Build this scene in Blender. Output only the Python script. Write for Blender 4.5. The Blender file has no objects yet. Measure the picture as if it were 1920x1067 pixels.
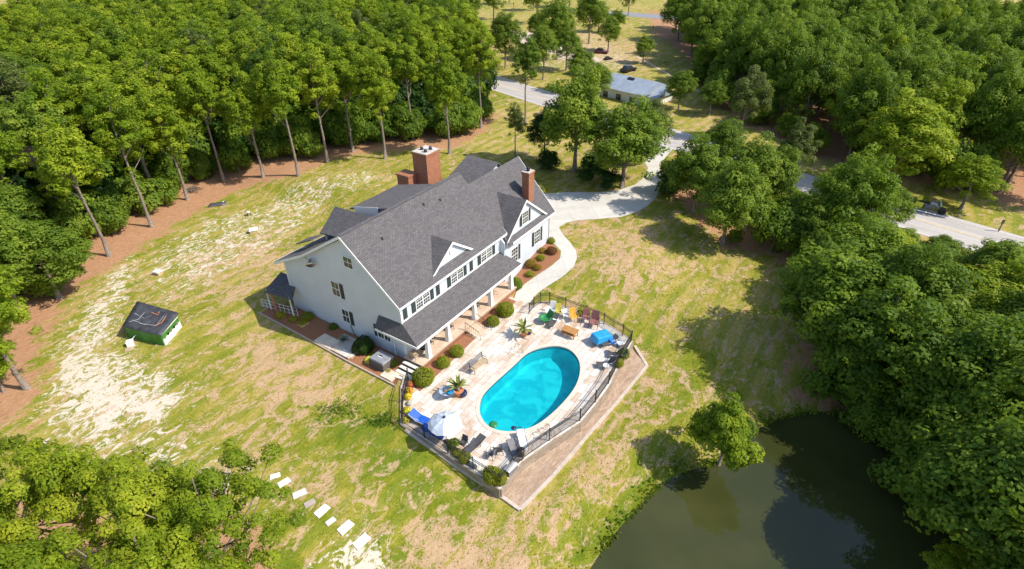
import bpy, bmesh, math, random
import numpy as np
from mathutils import Vector, Matrix
from mathutils.geometry import tessellate_polygon
R = math.radians
sc = bpy.context.scene
col = sc.collection
# ---------------------------------------------------------------- camera
FPX, CX, CY, CAMH = 1090.0, 960.0, 533.5, 35.0
_D = np.array([975 - CX, 2200 - CY, FPX]); _D /= np.linalg.norm(_D)
_F = np.array([0, 0, 1.0]) - _D * _D[2]; _F /= np.linalg.norm(_F)
_X = np.cross(-_D, _F)
if _X[0] < 0: _X = -_X
CM = np.stack([_X, _F, -_D])
CAM = np.array([0, 0, CAMH])
cam = bpy.data.objects.new('camera', bpy.data.cameras.new('camera'))
col.objects.link(cam); sc.camera = cam
cols = [CM @ np.array(c) for c in ([1., 0, 0], [0, -1., 0], [0, 0, -1.])]
m4 = Matrix([[cols[0][i], cols[1][i], cols[2][i], CAM[i]] for i in range(3)] + [[0, 0, 0, 1]])
cam.matrix_world = m4
cam.data.sensor_width = 36; cam.data.lens = FPX / 1920 * 36
cam.data.clip_start = 0.5; cam.data.clip_end = 6000
# ---------------------------------------------------------------- light
SUN_AZ, SUN_EL = -13.0, 47.0          # azimuth counted from +x towards +y
world = bpy.data.worlds.new('World'); sc.world = world; world.use_nodes = True
wn = world.node_tree.nodes; wl = world.node_tree.links
sky = wn.new('ShaderNodeTexSky'); sky.sky_type = 'NISHITA'; sky.sun_disc = False
sky.sun_elevation = R(SUN_EL); sky.sun_rotation = R(90 - SUN_AZ)
sky.air_density = 1.0; sky.dust_density = 1.0; sky.ozone_density = 1.0
bg = wn['Background']; bg.inputs[1].default_value = 0.15
wl.new(sky.outputs[0], bg.inputs[0])
sl = bpy.data.lights.new('sun', 'SUN'); sl.energy = 4.1; sl.angle = R(0.5); sl.color = (1, 0.93, 0.82)
sun = bpy.data.objects.new('sun', sl); col.objects.link(sun)
sd_ = Vector((math.cos(R(SUN_EL)) * math.cos(R(SUN_AZ)), math.cos(R(SUN_EL)) * math.sin(R(SUN_AZ)), math.sin(R(SUN_EL))))
sun.rotation_euler = sd_.to_track_quat('Z', 'Y').to_euler(); sun.location = (40, -20, 80)
sc.view_settings.view_transform = 'Standard'; sc.view_settings.look = 'None'
sc.view_settings.gamma = 1.0; sc.view_settings.exposure = 0.5
sc.render.engine = 'CYCLES'
sc.cycles.max_bounces = 8; sc.cycles.diffuse_bounces = 3; sc.cycles.transparent_max_bounces = 12
# ---------------------------------------------------------------- terrain maths
HO = np.array([-9.725, 40.993]); TH = R(56)
HU = np.array([math.cos(TH), math.sin(TH)]); HV = np.array([-math.sin(TH), math.cos(TH)])
QD = np.array([math.cos(R(-38.2)), math.sin(R(-38.2))])
def h2w(u, v): return HO + HU * u + HV * v
def ss(t):
    t = np.clip(t, 0, 1); return t * t * (3 - 2 * t)
def Tb(x, y):
    dx = x - HO[0]; dy = y - HO[1]
    u = dx * HU[0] + dy * HU[1]; q = x * QD[0] + y * QD[1]
    return 1.3 * ss((u - 15.2) / 7.5) - 0.95 * ss((q + 27) / 12.0)
def ray(px, py): return CM @ np.array([px - CX, py - CY, FPX])
def unz(px, py, z=0.0):
    d = ray(px, py); t = (z - CAMH) / d[2]; p = CAM + d * t; return np.array([p[0], p[1], z])
def pr(x, y, z):
    c = CM.T @ (np.array([x, y, z]) - CAM); return CX + FPX * c[0] / c[2], CY + FPX * c[1] / c[2], c[2]
WATER = -1.55
shore_px = [(1104, 1100), (1122, 1067), (1146, 1030), (1178, 987), (1222, 938), (1264, 900), (1306, 884), (1356, 872), (1398, 830), (1432, 806), (1472, 788), (1540, 779),
            (1600, 792), (1660, 828), (1705, 870), (1740, 930), (1775, 1000), (1800, 1067), (1830, 1180), (1500, 1400), (1000, 1400), (1060, 1200)]
SHORE = np.array([unz(a, b, WATER)[:2] for a, b in shore_px])
def sdist(P, X, Y):
    """signed distance to polygon (negative inside), arrays"""
    X = np.asarray(X, float); Y = np.asarray(Y, float)
    d = np.full(X.shape, 1e9); inside = np.zeros(X.shape, bool)
    n = len(P)
    for i in range(n):
        ax, ay = P[i]; bx, by = P[(i + 1) % n]
        ex, ey = bx - ax, by - ay
        t = np.clip(((X - ax) * ex + (Y - ay) * ey) / (ex * ex + ey * ey + 1e-12), 0, 1)
        d = np.minimum(d, np.hypot(X - ax - t * ex, Y - ay - t * ey))
        c = ((ay > Y) != (by > Y)) & (X < (bx - ax) * (Y - ay) / (by - ay + 1e-12) + ax)
        inside ^= c
    return np.where(inside, -d, d)
def smooth_closed(P, n=4):
    P = np.array(P, float); out = []
    N = len(P)
    for i in range(N):
        p0, p1, p2, p3 = P[i - 1], P[i], P[(i + 1) % N], P[(i + 2) % N]
        for k in range(n):
            t = k / n
            out.append(0.5 * ((2 * p1) + (-p0 + p2) * t + (2 * p0 - 5 * p1 + 4 * p2 - p3) * t * t + (-p0 + 3 * p1 - 3 * p2 + p3) * t ** 3))
    return np.array(out)
def smooth_open(P, n=6):
    P = np.array(P, float); out = []
    N = len(P)
    for i in range(N - 1):
        p0, p1, p2, p3 = P[max(i - 1, 0)], P[i], P[i + 1], P[min(i + 2, N - 1)]
        for k in range(n):
            t = k / n
            out.append(0.5 * ((2 * p1) + (-p0 + p2) * t + (2 * p0 - 5 * p1 + 4 * p2 - p3) * t * t + (-p0 + 3 * p1 - 3 * p2 + p3) * t ** 3))
    out.append(P[-1]); return np.array(out)
SHORE = smooth_closed(SHORE, 4)
def T(x, y):
    b = Tb(x, y); s = sdist(SHORE, x, y)
    w = ss(1 - s / 5.0)
    o = b * (1 - w) + (WATER - 0.02) * w
    return np.where(s < 0, WATER - 0.02 - np.minimum(1.6, -s * 0.5), o)
def Ts(x, y): return float(T(np.array([x]), np.array([y]))[0])
def at(px, py, dz=0.0):
    z = 0.0
    for _ in range(12):
        p = unz(px, py, z + dz); z = Ts(p[0], p[1])
    return np.array([p[0], p[1], z + dz])
# ---------------------------------------------------------------- helpers
def tag(o, label=None, cat=None, group=None, kind=None):
    if label: o['label'] = label
    if cat: o['category'] = cat
    if group: o['group'] = group
    if kind: o['kind'] = kind
    return o
def empty(name, loc=(0, 0, 0), rz=0.0, label=None, cat=None, group=None, sc_=1.0):
    o = bpy.data.objects.new(name, None); col.objects.link(o)
    o.location = loc; o.rotation_euler = (0, 0, rz); o.scale = (sc_,) * 3 if not hasattr(sc_, '__len__') else sc_
    o.empty_display_size = 0.2
    return tag(o, label, cat, group)
class MB:
    def __init__(s): s.v = []; s.f = []; s.sm = []
    def poly(s, pts, smooth=False):
        n = len(s.v); s.v += [tuple(map(float, p)) for p in pts]; s.f.append(list(range(n, n + len(pts)))); s.sm.append(smooth); return s
    def box(s, x0, y0, z0, x1, y1, z1):
        c = [(x0, y0, z0), (x1, y0, z0), (x1, y1, z0), (x0, y1, z0), (x0, y0, z1), (x1, y0, z1), (x1, y1, z1), (x0, y1, z1)]
        return s.hexa(c)
    def hexa(s, c, smooth=False):
        n = len(s.v); s.v += [tuple(map(float, p)) for p in c]
        for f in ((3, 2, 1, 0), (4, 5, 6, 7), (0, 1, 5, 4), (1, 2, 6, 5), (2, 3, 7, 6), (3, 0, 4, 7)):
            s.f.append([n + i for i in f]); s.sm.append(smooth)
        return s
    def obox(s, c, ax, ay, az):
        c = np.array(c, float); ax = np.array(ax, float); ay = np.array(ay, float); az = np.array(az, float)
        return s.hexa([c - ax - ay - az, c + ax - ay - az, c + ax + ay - az, c - ax + ay - az, c - ax - ay + az, c + ax - ay + az, c + ax + ay + az, c - ax + ay + az])
    def prism(s, pts, off):
        """polygon pts swept by off (vector)"""
        n = len(s.v); k = len(pts); off = np.array(off, float)
        P = [np.array(p, float) for p in pts]
        s.v += [tuple(p) for p in P] + [tuple(p + off) for p in P]
        s.f.append([n + i for i in range(k)][::-1]); s.f.append([n + k + i for i in range(k)])
        for i in range(k):
            j = (i + 1) % k; s.f.append([n + i, n + j, n + k + j, n + k + i])
        s.sm += [False] * (k + 2); return s
    def tube(s, pts, rad, n=6, cap=True, smooth=True):
        P = [np.array(p, float) for p in pts]
        if not hasattr(rad, '__len__'): rad = [rad] * len(P)
        b = len(s.v)
        for i, p in enumerate(P):
            d = P[min(i + 1, len(P) - 1)] - P[max(i - 1, 0)]; d /= (np.linalg.norm(d) + 1e-9)
            a = np.array([0, 0, 1.]) if abs(d[2]) < .9 else np.array([1., 0, 0])
            e = np.cross(d, a); e /= np.linalg.norm(e); g = np.cross(d, e)
            for k in range(n):
                t = 2 * math.pi * k / n; s.v.append(tuple(p + rad[i] * (e * math.cos(t) + g * math.sin(t))))
        for i in range(len(P) - 1):
            for k in range(n):
                k2 = (k + 1) % n
                s.f.append([b + i * n + k, b + i * n + k2, b + (i + 1) * n + k2, b + (i + 1) * n + k]); s.sm.append(smooth)
        if cap:
            s.f.append([b + k for k in range(n)]); s.f.append([b + (len(P) - 1) * n + k for k in range(n)][::-1]); s.sm += [False] * 2
        return s
    def lathe(s, prof, n=16, c=(0, 0, 0), smooth=True, cap=True):
        b = len(s.v)
        for r, z in prof:
            for k in range(n):
                t = 2 * math.pi * k / n; s.v.append((c[0] + r * math.cos(t), c[1] + r * math.sin(t), c[2] + z))
        m = len(prof)
        for i in range(m - 1):
            for k in range(n):
                k2 = (k + 1) % n
                s.f.append([b + i * n + k, b + i * n + k2, b + (i + 1) * n + k2, b + (i + 1) * n + k]); s.sm.append(smooth)
        if cap:
            s.f.append([b + k for k in range(n)][::-1]); s.f.append([b + (m - 1) * n + k for k in range(n)]); s.sm += [False] * 2
        return s
    def build(s, name, mat, parent=None, bevel=0.0, weld=False):
        me = bpy.data.meshes.new(name); me.from_pydata(s.v, [], s.f)
        me.polygons.foreach_set('use_smooth', s.sm)
        uv = me.uv_layers.new(name='UVMap')
        V = np.array(s.v); data = np.zeros((len(me.loops), 2)); li = 0
        for f in s.f:
            p = V[f]; nrm = np.zeros(3)
            for i in range(len(f)): nrm += np.cross(p[i], p[(i + 1) % len(f)])
            l = np.linalg.norm(nrm); nrm = nrm / l if l > 1e-12 else np.array([0, 0, 1.])
            if abs(nrm[2]) > .995: t = np.array([1., 0, 0]); b = np.array([0, 1., 0])
            else:
                t = np.cross([0, 0, 1.], nrm); t /= np.linalg.norm(t); b = np.cross(nrm, t)
            data[li:li + len(f), 0] = p @ t; data[li:li + len(f), 1] = p @ b; li += len(f)
        uv.data.foreach_set('uv', data.ravel())
        me.materials.append(mat); me.update()
        o = bpy.data.objects.new(name, me); col.objects.link(o)
        if parent: o.parent = parent
        if bevel or weld:
            bm = bmesh.new(); bm.from_mesh(me); bmesh.ops.remove_doubles(bm, verts=bm.verts, dist=1e-4)
            bmesh.ops.recalc_face_normals(bm, faces=bm.faces)
            bm.to_mesh(me); bm.free()
            if not bevel: return o
            md = o.modifiers.new('bevel', 'BEVEL'); md.width = bevel; md.segments = 2; md.limit_method = 'ANGLE'
        return o
def copy_tree(o, parent=None):
    c = o.copy(); col.objects.link(c)
    if parent: c.parent = parent
    for ch in list(o.children): copy_tree(ch, c)
    return c
# ---------------------------------------------------------------- materials
def newmat(name):
    m = bpy.data.materials.new(name); m.use_nodes = True
    return m, m.node_tree.nodes, m.node_tree.links, m.node_tree.nodes['Principled BSDF']
def noise(nt, vec, scale, detail=4, rough=.6, dist=0.0):
    n = nt.nodes.new('ShaderNodeTexNoise'); n.inputs['Scale'].default_value = scale; n.inputs['Detail'].default_value = detail
    n.inputs['Roughness'].default_value = rough; n.inputs['Distortion'].default_value = dist
    if vec: nt.links.new(vec, n.inputs['Vector'])
    return n.outputs['Fac']
def ramp(nt, fac, stops):
    r = nt.nodes.new('ShaderNodeValToRGB'); nt.links.new(fac, r.inputs[0]); e = r.color_ramp.elements
    while len(e) < len(stops): e.new(0.5)
    for i, (p, c) in enumerate(stops): e[i].position = p; e[i].color = (*c, 1) if len(c) == 3 else c
    return r.outputs[0]
def mixc(nt, fac, a, b, mode='MIX'):
    m = nt.nodes.new('ShaderNodeMix'); m.data_type = 'RGBA'; m.blend_type = mode
    for s_, v in ((m.inputs[0], fac), (m.inputs[6], a), (m.inputs[7], b)):
        if hasattr(v, 'links') or isinstance(v, bpy.types.NodeSocket): nt.links.new(v, s_)
        elif isinstance(v, (int, float)): s_.default_value = v
        else: s_.default_value = (*v, 1)
    return m.outputs[2]
def math_(nt, op, a, b=None, clamp=False):
    m = nt.nodes.new('ShaderNodeMath'); m.operation = op; m.use_clamp = clamp
    for i, v in enumerate((a, b)):
        if v is None: continue
        if isinstance(v, bpy.types.NodeSocket): nt.links.new(v, m.inputs[i])
        else: m.inputs[i].default_value = v
    return m.outputs[0]
def bump(nt, h, strength, dist, bsdf):
    b = nt.nodes.new('ShaderNodeBump'); b.inputs['Strength'].default_value = strength; b.inputs['Distance'].default_value = dist
    nt.links.new(h, b.inputs['Height']); nt.links.new(b.outputs[0], bsdf.inputs['Normal'])
def coord(nt, kind='Object'):
    return nt.nodes.new('ShaderNodeTexCoord').outputs[kind]
def mapping(nt, vec, scale=(1, 1, 1), rot=(0, 0, 0)):
    m = nt.nodes.new('ShaderNodeMapping'); m.inputs['Scale'].default_value = scale; m.inputs['Rotation'].default_value = rot
    nt.links.new(vec, m.inputs[0]); return m.outputs[0]
_pm = {}
def pm(name, c, rough=.6, metal=0.0, var=.12, scale=3.0):
    if name in _pm: return _pm[name]
    m, n, l, b = newmat(name); nt = m.node_tree
    f = noise(nt, coord(nt), scale, 5)
    d = tuple(x * (1 - var * 1.6) for x in c); e = tuple(min(1, x * (1 + var)) for x in c)
    l.new(ramp(nt, f, [(.3, d), (.7, e)]), b.inputs['Base Color'])
    b.inputs['Roughness'].default_value = rough; b.inputs['Metallic'].default_value = metal
    _pm[name] = m; return m
def brickmat(name, c1, c2, mortar, w, h, mort=.012, rough=.85, bmp=.3, vec='UV', rot=0, stain=.25, offset=.5):
    m, n, l, b = newmat(name); nt = m.node_tree
    v = coord(nt, vec)
    if rot: v = mapping(nt, v, rot=(0, 0, rot))
    t = n.new('ShaderNodeTexBrick'); t.inputs['Scale'].default_value = 1; t.inputs['Brick Width'].default_value = w; t.inputs['Row Height'].default_value = h
    t.inputs['Mortar Size'].default_value = mort; t.inputs['Color1'].default_value = (*c1, 1); t.inputs['Color2'].default_value = (*c2, 1); t.inputs['Mortar'].default_value = (*mortar, 1)
    t.inputs['Bias'].default_value = 0; t.offset = offset; l.new(v, t.inputs['Vector'])
    f = noise(nt, v, .8, 6, .65); g = noise(nt, v, 9, 3)
    c = mixc(nt, ramp(nt, f, [(.35, (stain,) * 3), (.65, (0, 0, 0))]), t.outputs[0], tuple(x * .5 for x in c1))
    c = mixc(nt, .35, c, ramp(nt, g, [(.3, (.35,) * 3), (.7, (.75,) * 3)]), 'OVERLAY')
    l.new(c, b.inputs['Base Color']); b.inputs['Roughness'].default_value = rough
    bump(nt, math_(nt, 'SUBTRACT', math_(nt, 'MULTIPLY', g, .3), t.outputs[1]), bmp, .03, b)
    return m
M_shingle = brickmat('asphalt_shingle', (.098, .092, .096), (.142, .132, .135), (.058, .054, .056), .34, .19, .014, .95, .5, stain=.12)
M_brick = brickmat('red_brick', (.30, .095, .04), (.44, .17, .075), (.27, .17, .12), .24, .085, .010, .9, .4, stain=.15)
def travertine():
    m, n, l, b = newmat('travertine_pavers'); nt = m.node_tree; v = mapping(nt, n.new('ShaderNodeNewGeometry').outputs['Position'], rot=(0, 0, R(-56)))
    t = n.new('ShaderNodeTexBrick'); t.inputs['Scale'].default_value = 1; t.inputs['Brick Width'].default_value = 1.25; t.inputs['Row Height'].default_value = .55; t.inputs['Mortar Size'].default_value = .018
    for k_, c_ in (('Color1', (.0, .0, .0)), ('Color2', (1., 1., 1.)), ('Mortar', (.5, .5, .5))): t.inputs[k_].default_value = (*c_, 1)
    t.offset = .37; l.new(v, t.inputs['Vector'])
    f = noise(nt, mapping(nt, v, scale=(.6, 1, 1)), .9, 6, .7, .6); g = noise(nt, v, 5, 4)
    h = math_(nt, 'ADD', math_(nt, 'MULTIPLY', t.outputs[0], .22), math_(nt, 'ADD', math_(nt, 'MULTIPLY', f, .75), math_(nt, 'MULTIPLY', g, .16)))
    c = ramp(nt, h, [(.36, (.46, .32, .22)), (.46, (.56, .44, .34)), (.54, (.63, .55, .47)), (.68, (.70, .66, .60))])
    c = mixc(nt, math_(nt, 'MULTIPLY', t.outputs[1], .85), c, (.27, .21, .16))
    l.new(c, b.inputs['Base Color']); b.inputs['Roughness'].default_value = .6; bump(nt, math_(nt, 'SUBTRACT', math_(nt, 'MULTIPLY', g, .3), t.outputs[1]), .12, .02, b); return m
M_travertine = travertine()
M_ledge = brickmat('ledge_brick', (.36, .245, .165), (.50, .37, .27), (.28, .20, .14), .45, .16, .012, .9, .5, vec='Object', rot=R(-50), stain=.3)
M_stone = brickmat('retaining_stone', (.30, .23, .17), (.42, .34, .26), (.25, .2, .16), .6, .22, .014, .9, .5, stain=.35)
def siding():
    m, n, l, b = newmat('lap_siding'); nt = m.node_tree; v = coord(nt, 'UV')
    s = n.new('ShaderNodeSeparateXYZ'); l.new(v, s.inputs[0])
    fr = math_(nt, 'FRACT', math_(nt, 'MULTIPLY', s.outputs[1], 1 / .17))
    f = noise(nt, v, .7, 5)
    base = ramp(nt, f, [(.3, (.60, .65, .72)), (.7, (.68, .72, .78))])  # white siding; the blue of the shaded gable is put into its colour
    line = ramp(nt, fr, [(0, (0, 0, 0)), (.05, (0, 0, 0)), (.18, (1, 1, 1)), (.9, (1, 1, 1)), (1, (.7, .7, .7))])
    c = mixc(nt, math_(nt, 'SUBTRACT', 1, math_(nt, 'MULTIPLY', line, 1)), base, (.36, .40, .46))
    l.new(c, b.inputs['Base Color']); b.inputs['Roughness'].default_value = .55
    bump(nt, math_(nt, 'SUBTRACT', 1, fr), .35, .03, b); return m
M_siding = siding()
M_white = pm('white_trim_paint', (.80, .80, .78), .45, var=.04)
M_shutter = pm('dark_green_shutter', (.035, .05, .05), .5, var=.1)
M_glass, _n, _l, _b = newmat('window_glass'); _b.inputs['Base Color'].default_value = (.03, .04, .045, 1); _b.inputs['Roughness'].default_value = .08; _b.inputs['Specular IOR Level'].default_value = .8
_l.new(ramp(M_glass.node_tree, noise(M_glass.node_tree, coord(M_glass.node_tree), 1.2), [(.35, (.02, .027, .03)), (.7, (.09, .10, .10))]), _b.inputs['Base Color'])
M_concrete = pm('pale_concrete', (.72, .68, .61), .85, var=.07, scale=.6)
M_iron = pm('black_iron', (.02, .02, .022), .45, var=.1)
M_dark = pm('dark_fabric', (.075, .072, .08), .8)
M_grey = pm('grey_fabric', (.20, .19, .20), .8)
M_plasticw = pm('white_plastic', (.78, .78, .77), .35, var=.04)
M_wood = pm('warm_wood', (.50, .25, .08), .6, var=.25, scale=8)
M_terra = pm('terracotta', (.55, .22, .10), .7)
M_navy = pm('navy_glaze', (.02, .03, .09), .25)
M_blue = pm('blue_canvas', (.01, .10, .52), .6)
M_cyan = pm('cyan_tarp', (.02, .30, .62), .35)
M_yellow = pm('yellow_plastic', (.50, .42, .06), .45)
M_mulch = pm('pine_bark_mulch', (.33, .145, .07), .95, var=.35, scale=14)
M_metal = pm('galvanised_metal', (.55, .56, .58), .3, 1.0)
M_bark = pm('tree_bark', (.24, .19, .155), .9, var=.35, scale=5)
M_pinkw = pm('faded_red_fabric', (.30, .12, .11), .7)
M_tanfab = pm('tan_wicker', (.45, .34, .22), .7)
M_greenp = pm('green_plastic', (.03, .21, .06), .4)
# ================================================================ ground
def wpoly(pts): return np.array([unz(a, b, 0.3)[:2] for a, b in pts])
STRAW = [wpoly(p) for p in (
    [(-900, 60), (-900, 900), (-20, 830), (60, 760), (70, 640), (130, 545), (205, 495), (300, 440), (360, 398), (440, 355), (560, 338), (640, 303), (740, 292), (850, 290), (905, 262), (930, 235), (880, 170), (700, 60), (700, 20)],
    [(-300, 1250), (-300, 900), (0, 880), (60, 950), (200, 960), (330, 900), (440, 950), (500, 1067), (540, 1250)],
    [(1240, 350), (1262, 385), (1310, 425), (1370, 468), (1440, 480), (1500, 545), (1490, 650), (1500, 720), (1590, 775), (1680, 850), (1740, 930), (1800, 1100), (2600, 1100), (2600, 720), (1920, 570), (1700, 490), (1480, 410), (1330, 350)],
    [(1330, 205), (1400, 250), (1500, 290), (1700, 335), (1920, 392), (2600, 530), (2600, 30), (1215, 30), (1225, 70), (1290, 120), (1310, 170)])]
SAND = [(wpoly(p), w) for p, w in (
    ([(70, 790), (90, 660), (170, 540), (235, 470), (265, 480), (240, 560), (215, 640), (310, 680), (370, 740), (300, 800), (140, 830)], 1.05),
    ([(235, 500), (380, 400), (470, 385), (560, 345), (700, 325), (740, 345), (620, 385), (540, 450), (430, 520), (300, 570)], .72),
    ([(200, 860), (330, 790), (480, 880), (545, 925), (505, 950), (430, 960), (300, 930)], .8), ([(40, 840), (70, 780), (180, 760), (330, 760), (380, 820), (300, 870), (120, 900)], .72),
    ([(590, 1130), (625, 1030), (660, 985), (715, 1005), (730, 1067), (710, 1130)], 1.35),
    ([(940, 110), (1120, 80), (1200, 100), (1180, 150), (1100, 140), (990, 150)], .62),
    ([(1200, 170), (1330, 160), (1340, 215), (1250, 205)], .4))]
BARE = [(wpoly(p), w) for p, w in (
    ([(740, 960), (900, 930), (1000, 980), (1000, 1120), (700, 1120)], .8),
    ([(1080, 430), (1200, 420), (1280, 500), (1200, 560), (1080, 520)], .55),
    ([(980, 985), (1240, 690), (1280, 720), (1020, 1010)], .8),
    ([(600, 840), (700, 900), (640, 960), (560, 890)], .4),
    ([(1080, 60), (1240, 90), (1200, 140), (1040, 120)], .6),
    ([(480, 610), (640, 690), (650, 780), (520, 800), (440, 700)], .75), ([(330, 480), (520, 420), (560, 470), (480, 560), (350, 560)], .5))]
LUSH = [(wpoly(p), w) for p, w in (
    ([(540, 760), (700, 740), (760, 830), (930, 950), (820, 960), (700, 880), (560, 850)], .9),
    ([(1020, 1020), (1250, 760), (1390, 760), (1260, 880), (1110, 1067), (1080, 1120)], .75),
    ([(300, 1000), (520, 930), (620, 1060), (400, 1150)], .3),
    ([(700, 960), (760, 1067), (600, 1067), (560, 960)], .3),
    ([(1180, 620), (1300, 600), (1400, 720), (1280, 740)], .4))]
def axis(lo, a, b, hi, step):
    d = list(np.arange(a, b, step)); x = b; s = step
    while x < hi: d.append(x); s *= 1.18; x += s
    d.append(hi); x = a; s = step
    while x > lo: s *= 1.18; x -= s; d.insert(0, max(x, lo))
    return np.array(sorted(set(d)))
gx = axis(-2500, -60, 60, 2500, .42); gy = axis(-800, 14, 105, 3500, .42)
GX, GY = np.meshgrid(gx, gy); fx = GX.ravel(); fy = GY.ravel()
fz = T(fx, fy)
rs = np.random.RandomState(3)
pool_px = [(899, 772), (904, 744), (923, 722), (945, 702), (967, 682), (987, 664), (1011, 654), (1040, 650), (1066, 656), (1082, 671), (1088, 690), (1084, 715), (1070, 740), (1045, 768), (1015, 793), (985, 807), (950, 811), (923, 805), (907, 792)]
POOL = smooth_closed([unz(a, b, .05)[:2] for a, b in pool_px], 5)
ps = sdist(POOL, fx, fy); fz = np.where(ps < .9, -3.2, fz)
HOUSEP = np.array([h2w(*p) for p in [(.8, .8), (14.5, .8), (15.5, 0), (23.5, 0), (23.5, 9.5), (14, 14.8), (.8, 14.8)]])
def masks(polys, soft):
    out = np.zeros(fx.shape)
    for p in polys:
        w = 1.0
        if isinstance(p, tuple): p, w = p
        out = np.maximum(out, w * ss(.5 - sdist(p, fx, fy) / soft))
    return out
me = bpy.data.meshes.new('ground'); nx, ny = len(gx), len(gy)
V = np.stack([fx, fy, fz], 1)
ii = (np.arange(ny - 1)[:, None] * nx + np.arange(nx - 1)[None]).ravel()
F = np.stack([ii, ii + 1, ii + nx + 1, ii + nx], 1)
me.vertices.add(len(V)); me.vertices.foreach_set('co', V.ravel().astype(np.float32))
me.loops.add(F.size); me.loops.foreach_set('vertex_index', F.ravel().astype(np.int32))
me.polygons.add(len(F)); me.polygons.foreach_set('loop_start', (np.arange(len(F)) * 4).astype(np.int32)); me.polygons.foreach_set('loop_total', np.full(len(F), 4, np.int32))
me.polygons.foreach_set('use_smooth', np.ones(len(F), bool))
me.update(calc_edges=True)
for nm, arr in (('straw', masks(STRAW, 6.0)), ('sand', masks(SAND, 8.0)), ('bare', masks(BARE, 6.0)), ('lush', masks(LUSH, 6.0))):
    a = me.attributes.new(nm, 'FLOAT', 'POINT'); a.data.foreach_set('value', arr.astype(np.float32))
def ground_mat():
    m, n, l, b = newmat('lawn_and_soil'); nt = m.node_tree
    g = n.new('ShaderNodeNewGeometry').outputs['Position']
    def attr(k): a = n.new('ShaderNodeAttribute'); a.attribute_name = k; return a.outputs['Fac']
    st = mapping(nt, g, rot=(0, 0, R(-55)))
    stv = mapping(nt, st, scale=(.5, 1, 1))                # streaks run with the mower
    big = noise(nt, g, .07, 4, .6); mid = noise(nt, stv, .55, 5, .62, .6); fine = noise(nt, stv, 3.2, 5, .75, 1.2); tiny = noise(nt, g, 14, 4, .7)
    patch = noise(nt, mapping(nt, st, scale=(.7, 1, 1)), .8, 6, .68, 1.0)
    # grass
    gfac = math_(nt, 'ADD', math_(nt, 'MULTIPLY', big, .35), math_(nt, 'ADD', math_(nt, 'MULTIPLY', mid, .4), math_(nt, 'MULTIPLY', fine, .3)))
    gfac = math_(nt, 'SUBTRACT', gfac, math_(nt, 'MULTIPLY', attr('lush'), .13))
    grass = ramp(nt, gfac, [(.38, (.105, .155, .010)), (.45, (.18, .20, .014)), (.50, (.265, .25, .032)), (.555, (.355, .29, .065)), (.62, (.43, .33, .12))])
    grass = mixc(nt, .5, grass, ramp(nt, tiny, [(.3, (.25,) * 3), (.7, (.78,) * 3)]), 'OVERLAY')
    # mowing tracks
    w = n.new('ShaderNodeTexWave'); w.wave_type = 'BANDS'; w.bands_direction = 'Y'; w.inputs['Scale'].default_value = .16; w.inputs['Distortion'].default_value = 2.2; w.inputs['Detail'].default_value = 3; w.inputs['Detail Scale'].default_value = .6
    l.new(st, w.inputs['Vector'])
    grass = mixc(nt, math_(nt, 'MULTIPLY', ramp(nt, w.outputs['Fac'], [(.5, (0, 0, 0)), (.8, (1, 1, 1))]), .5), grass, (.16, .21, .018))
    # bare, pinkish tan earth
    bfac = math_(nt, 'ADD', math_(nt, 'MULTIPLY', patch, 1.0), math_(nt, 'SUBTRACT', math_(nt, 'MULTIPLY', attr('bare'), .16), math_(nt, 'MULTIPLY', attr('lush'), .06)))
    bfac = math_(nt, 'ADD', bfac, math_(nt, 'MULTIPLY', math_(nt, 'SUBTRACT', fine, .5), .45))
    bare = ramp(nt, tiny, [(.3, (.46, .26, .16)), (.7, (.62, .42, .30))])
    c = mixc(nt, math_(nt, 'MULTIPLY', ramp(nt, bfac, [(.525, (0, 0, 0)), (.62, (1, 1, 1))]), .75), grass, bare)
    fl = noise(nt, stv, 2.1, 6, .72, 1.6); fb = math_(nt, 'ADD', fl, math_(nt, 'MULTIPLY', math_(nt, 'SUBTRACT', patch, .5), .8))
    c = mixc(nt, math_(nt, 'MULTIPLY', ramp(nt, fb, [(.58, (0, 0, 0)), (.63, (1, 1, 1))]), .42), c, (.56, .41, .25))
    # white sand
    p2 = noise(nt, mapping(nt, mapping(nt, g, rot=(0, 0, R(-62))), scale=(.75, 1, 1)), .95, 7, .74, 1.6)
    sfac = math_(nt, 'ADD', math_(nt, 'ADD', p2, math_(nt, 'MULTIPLY', math_(nt, 'SUBTRACT', fine, .5), .35)), math_(nt, 'MULTIPLY', attr('sand'), .262))
    c = mixc(nt, ramp(nt, sfac, [(.70, (0, 0, 0)), (.735, (.8,) * 3), (.78, (1, 1, 1))]), c, ramp(nt, tiny, [(.3, (.56, .46, .35)), (.7, (.74, .67, .57))]))
    # pine straw
    sf = math_(nt, 'ADD', attr('straw'), math_(nt, 'MULTIPLY', math_(nt, 'SUBTRACT', mid, .5), 2.2))
    sf = math_(nt, 'ADD', sf, math_(nt, 'MULTIPLY', math_(nt, 'SUBTRACT', fine, .5), 1.5))
    straw = mixc(nt, .5, ramp(nt, fine, [(.3, (.30, .15, .078)), (.7, (.52, .30, .17))]), ramp(nt, tiny, [(.3, (.3,) * 3), (.7, (.7,) * 3)]), 'OVERLAY')
    c = mixc(nt, ramp(nt, sf, [(.42, (0, 0, 0)), (.62, (1, 1, 1))]), c, straw)
    # mud close to the water and on the pond bed
    l.new(c, b.inputs['Base Color']); b.inputs['Roughness'].default_value = .95; b.inputs['Specular IOR Level'].default_value = .15
    bump(nt, math_(nt, 'ADD', tiny, math_(nt, 'MULTIPLY', fine, 1.5)), .55, .09, b)
    return m
M_ground = ground_mat(); me.materials.append(M_ground)
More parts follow.
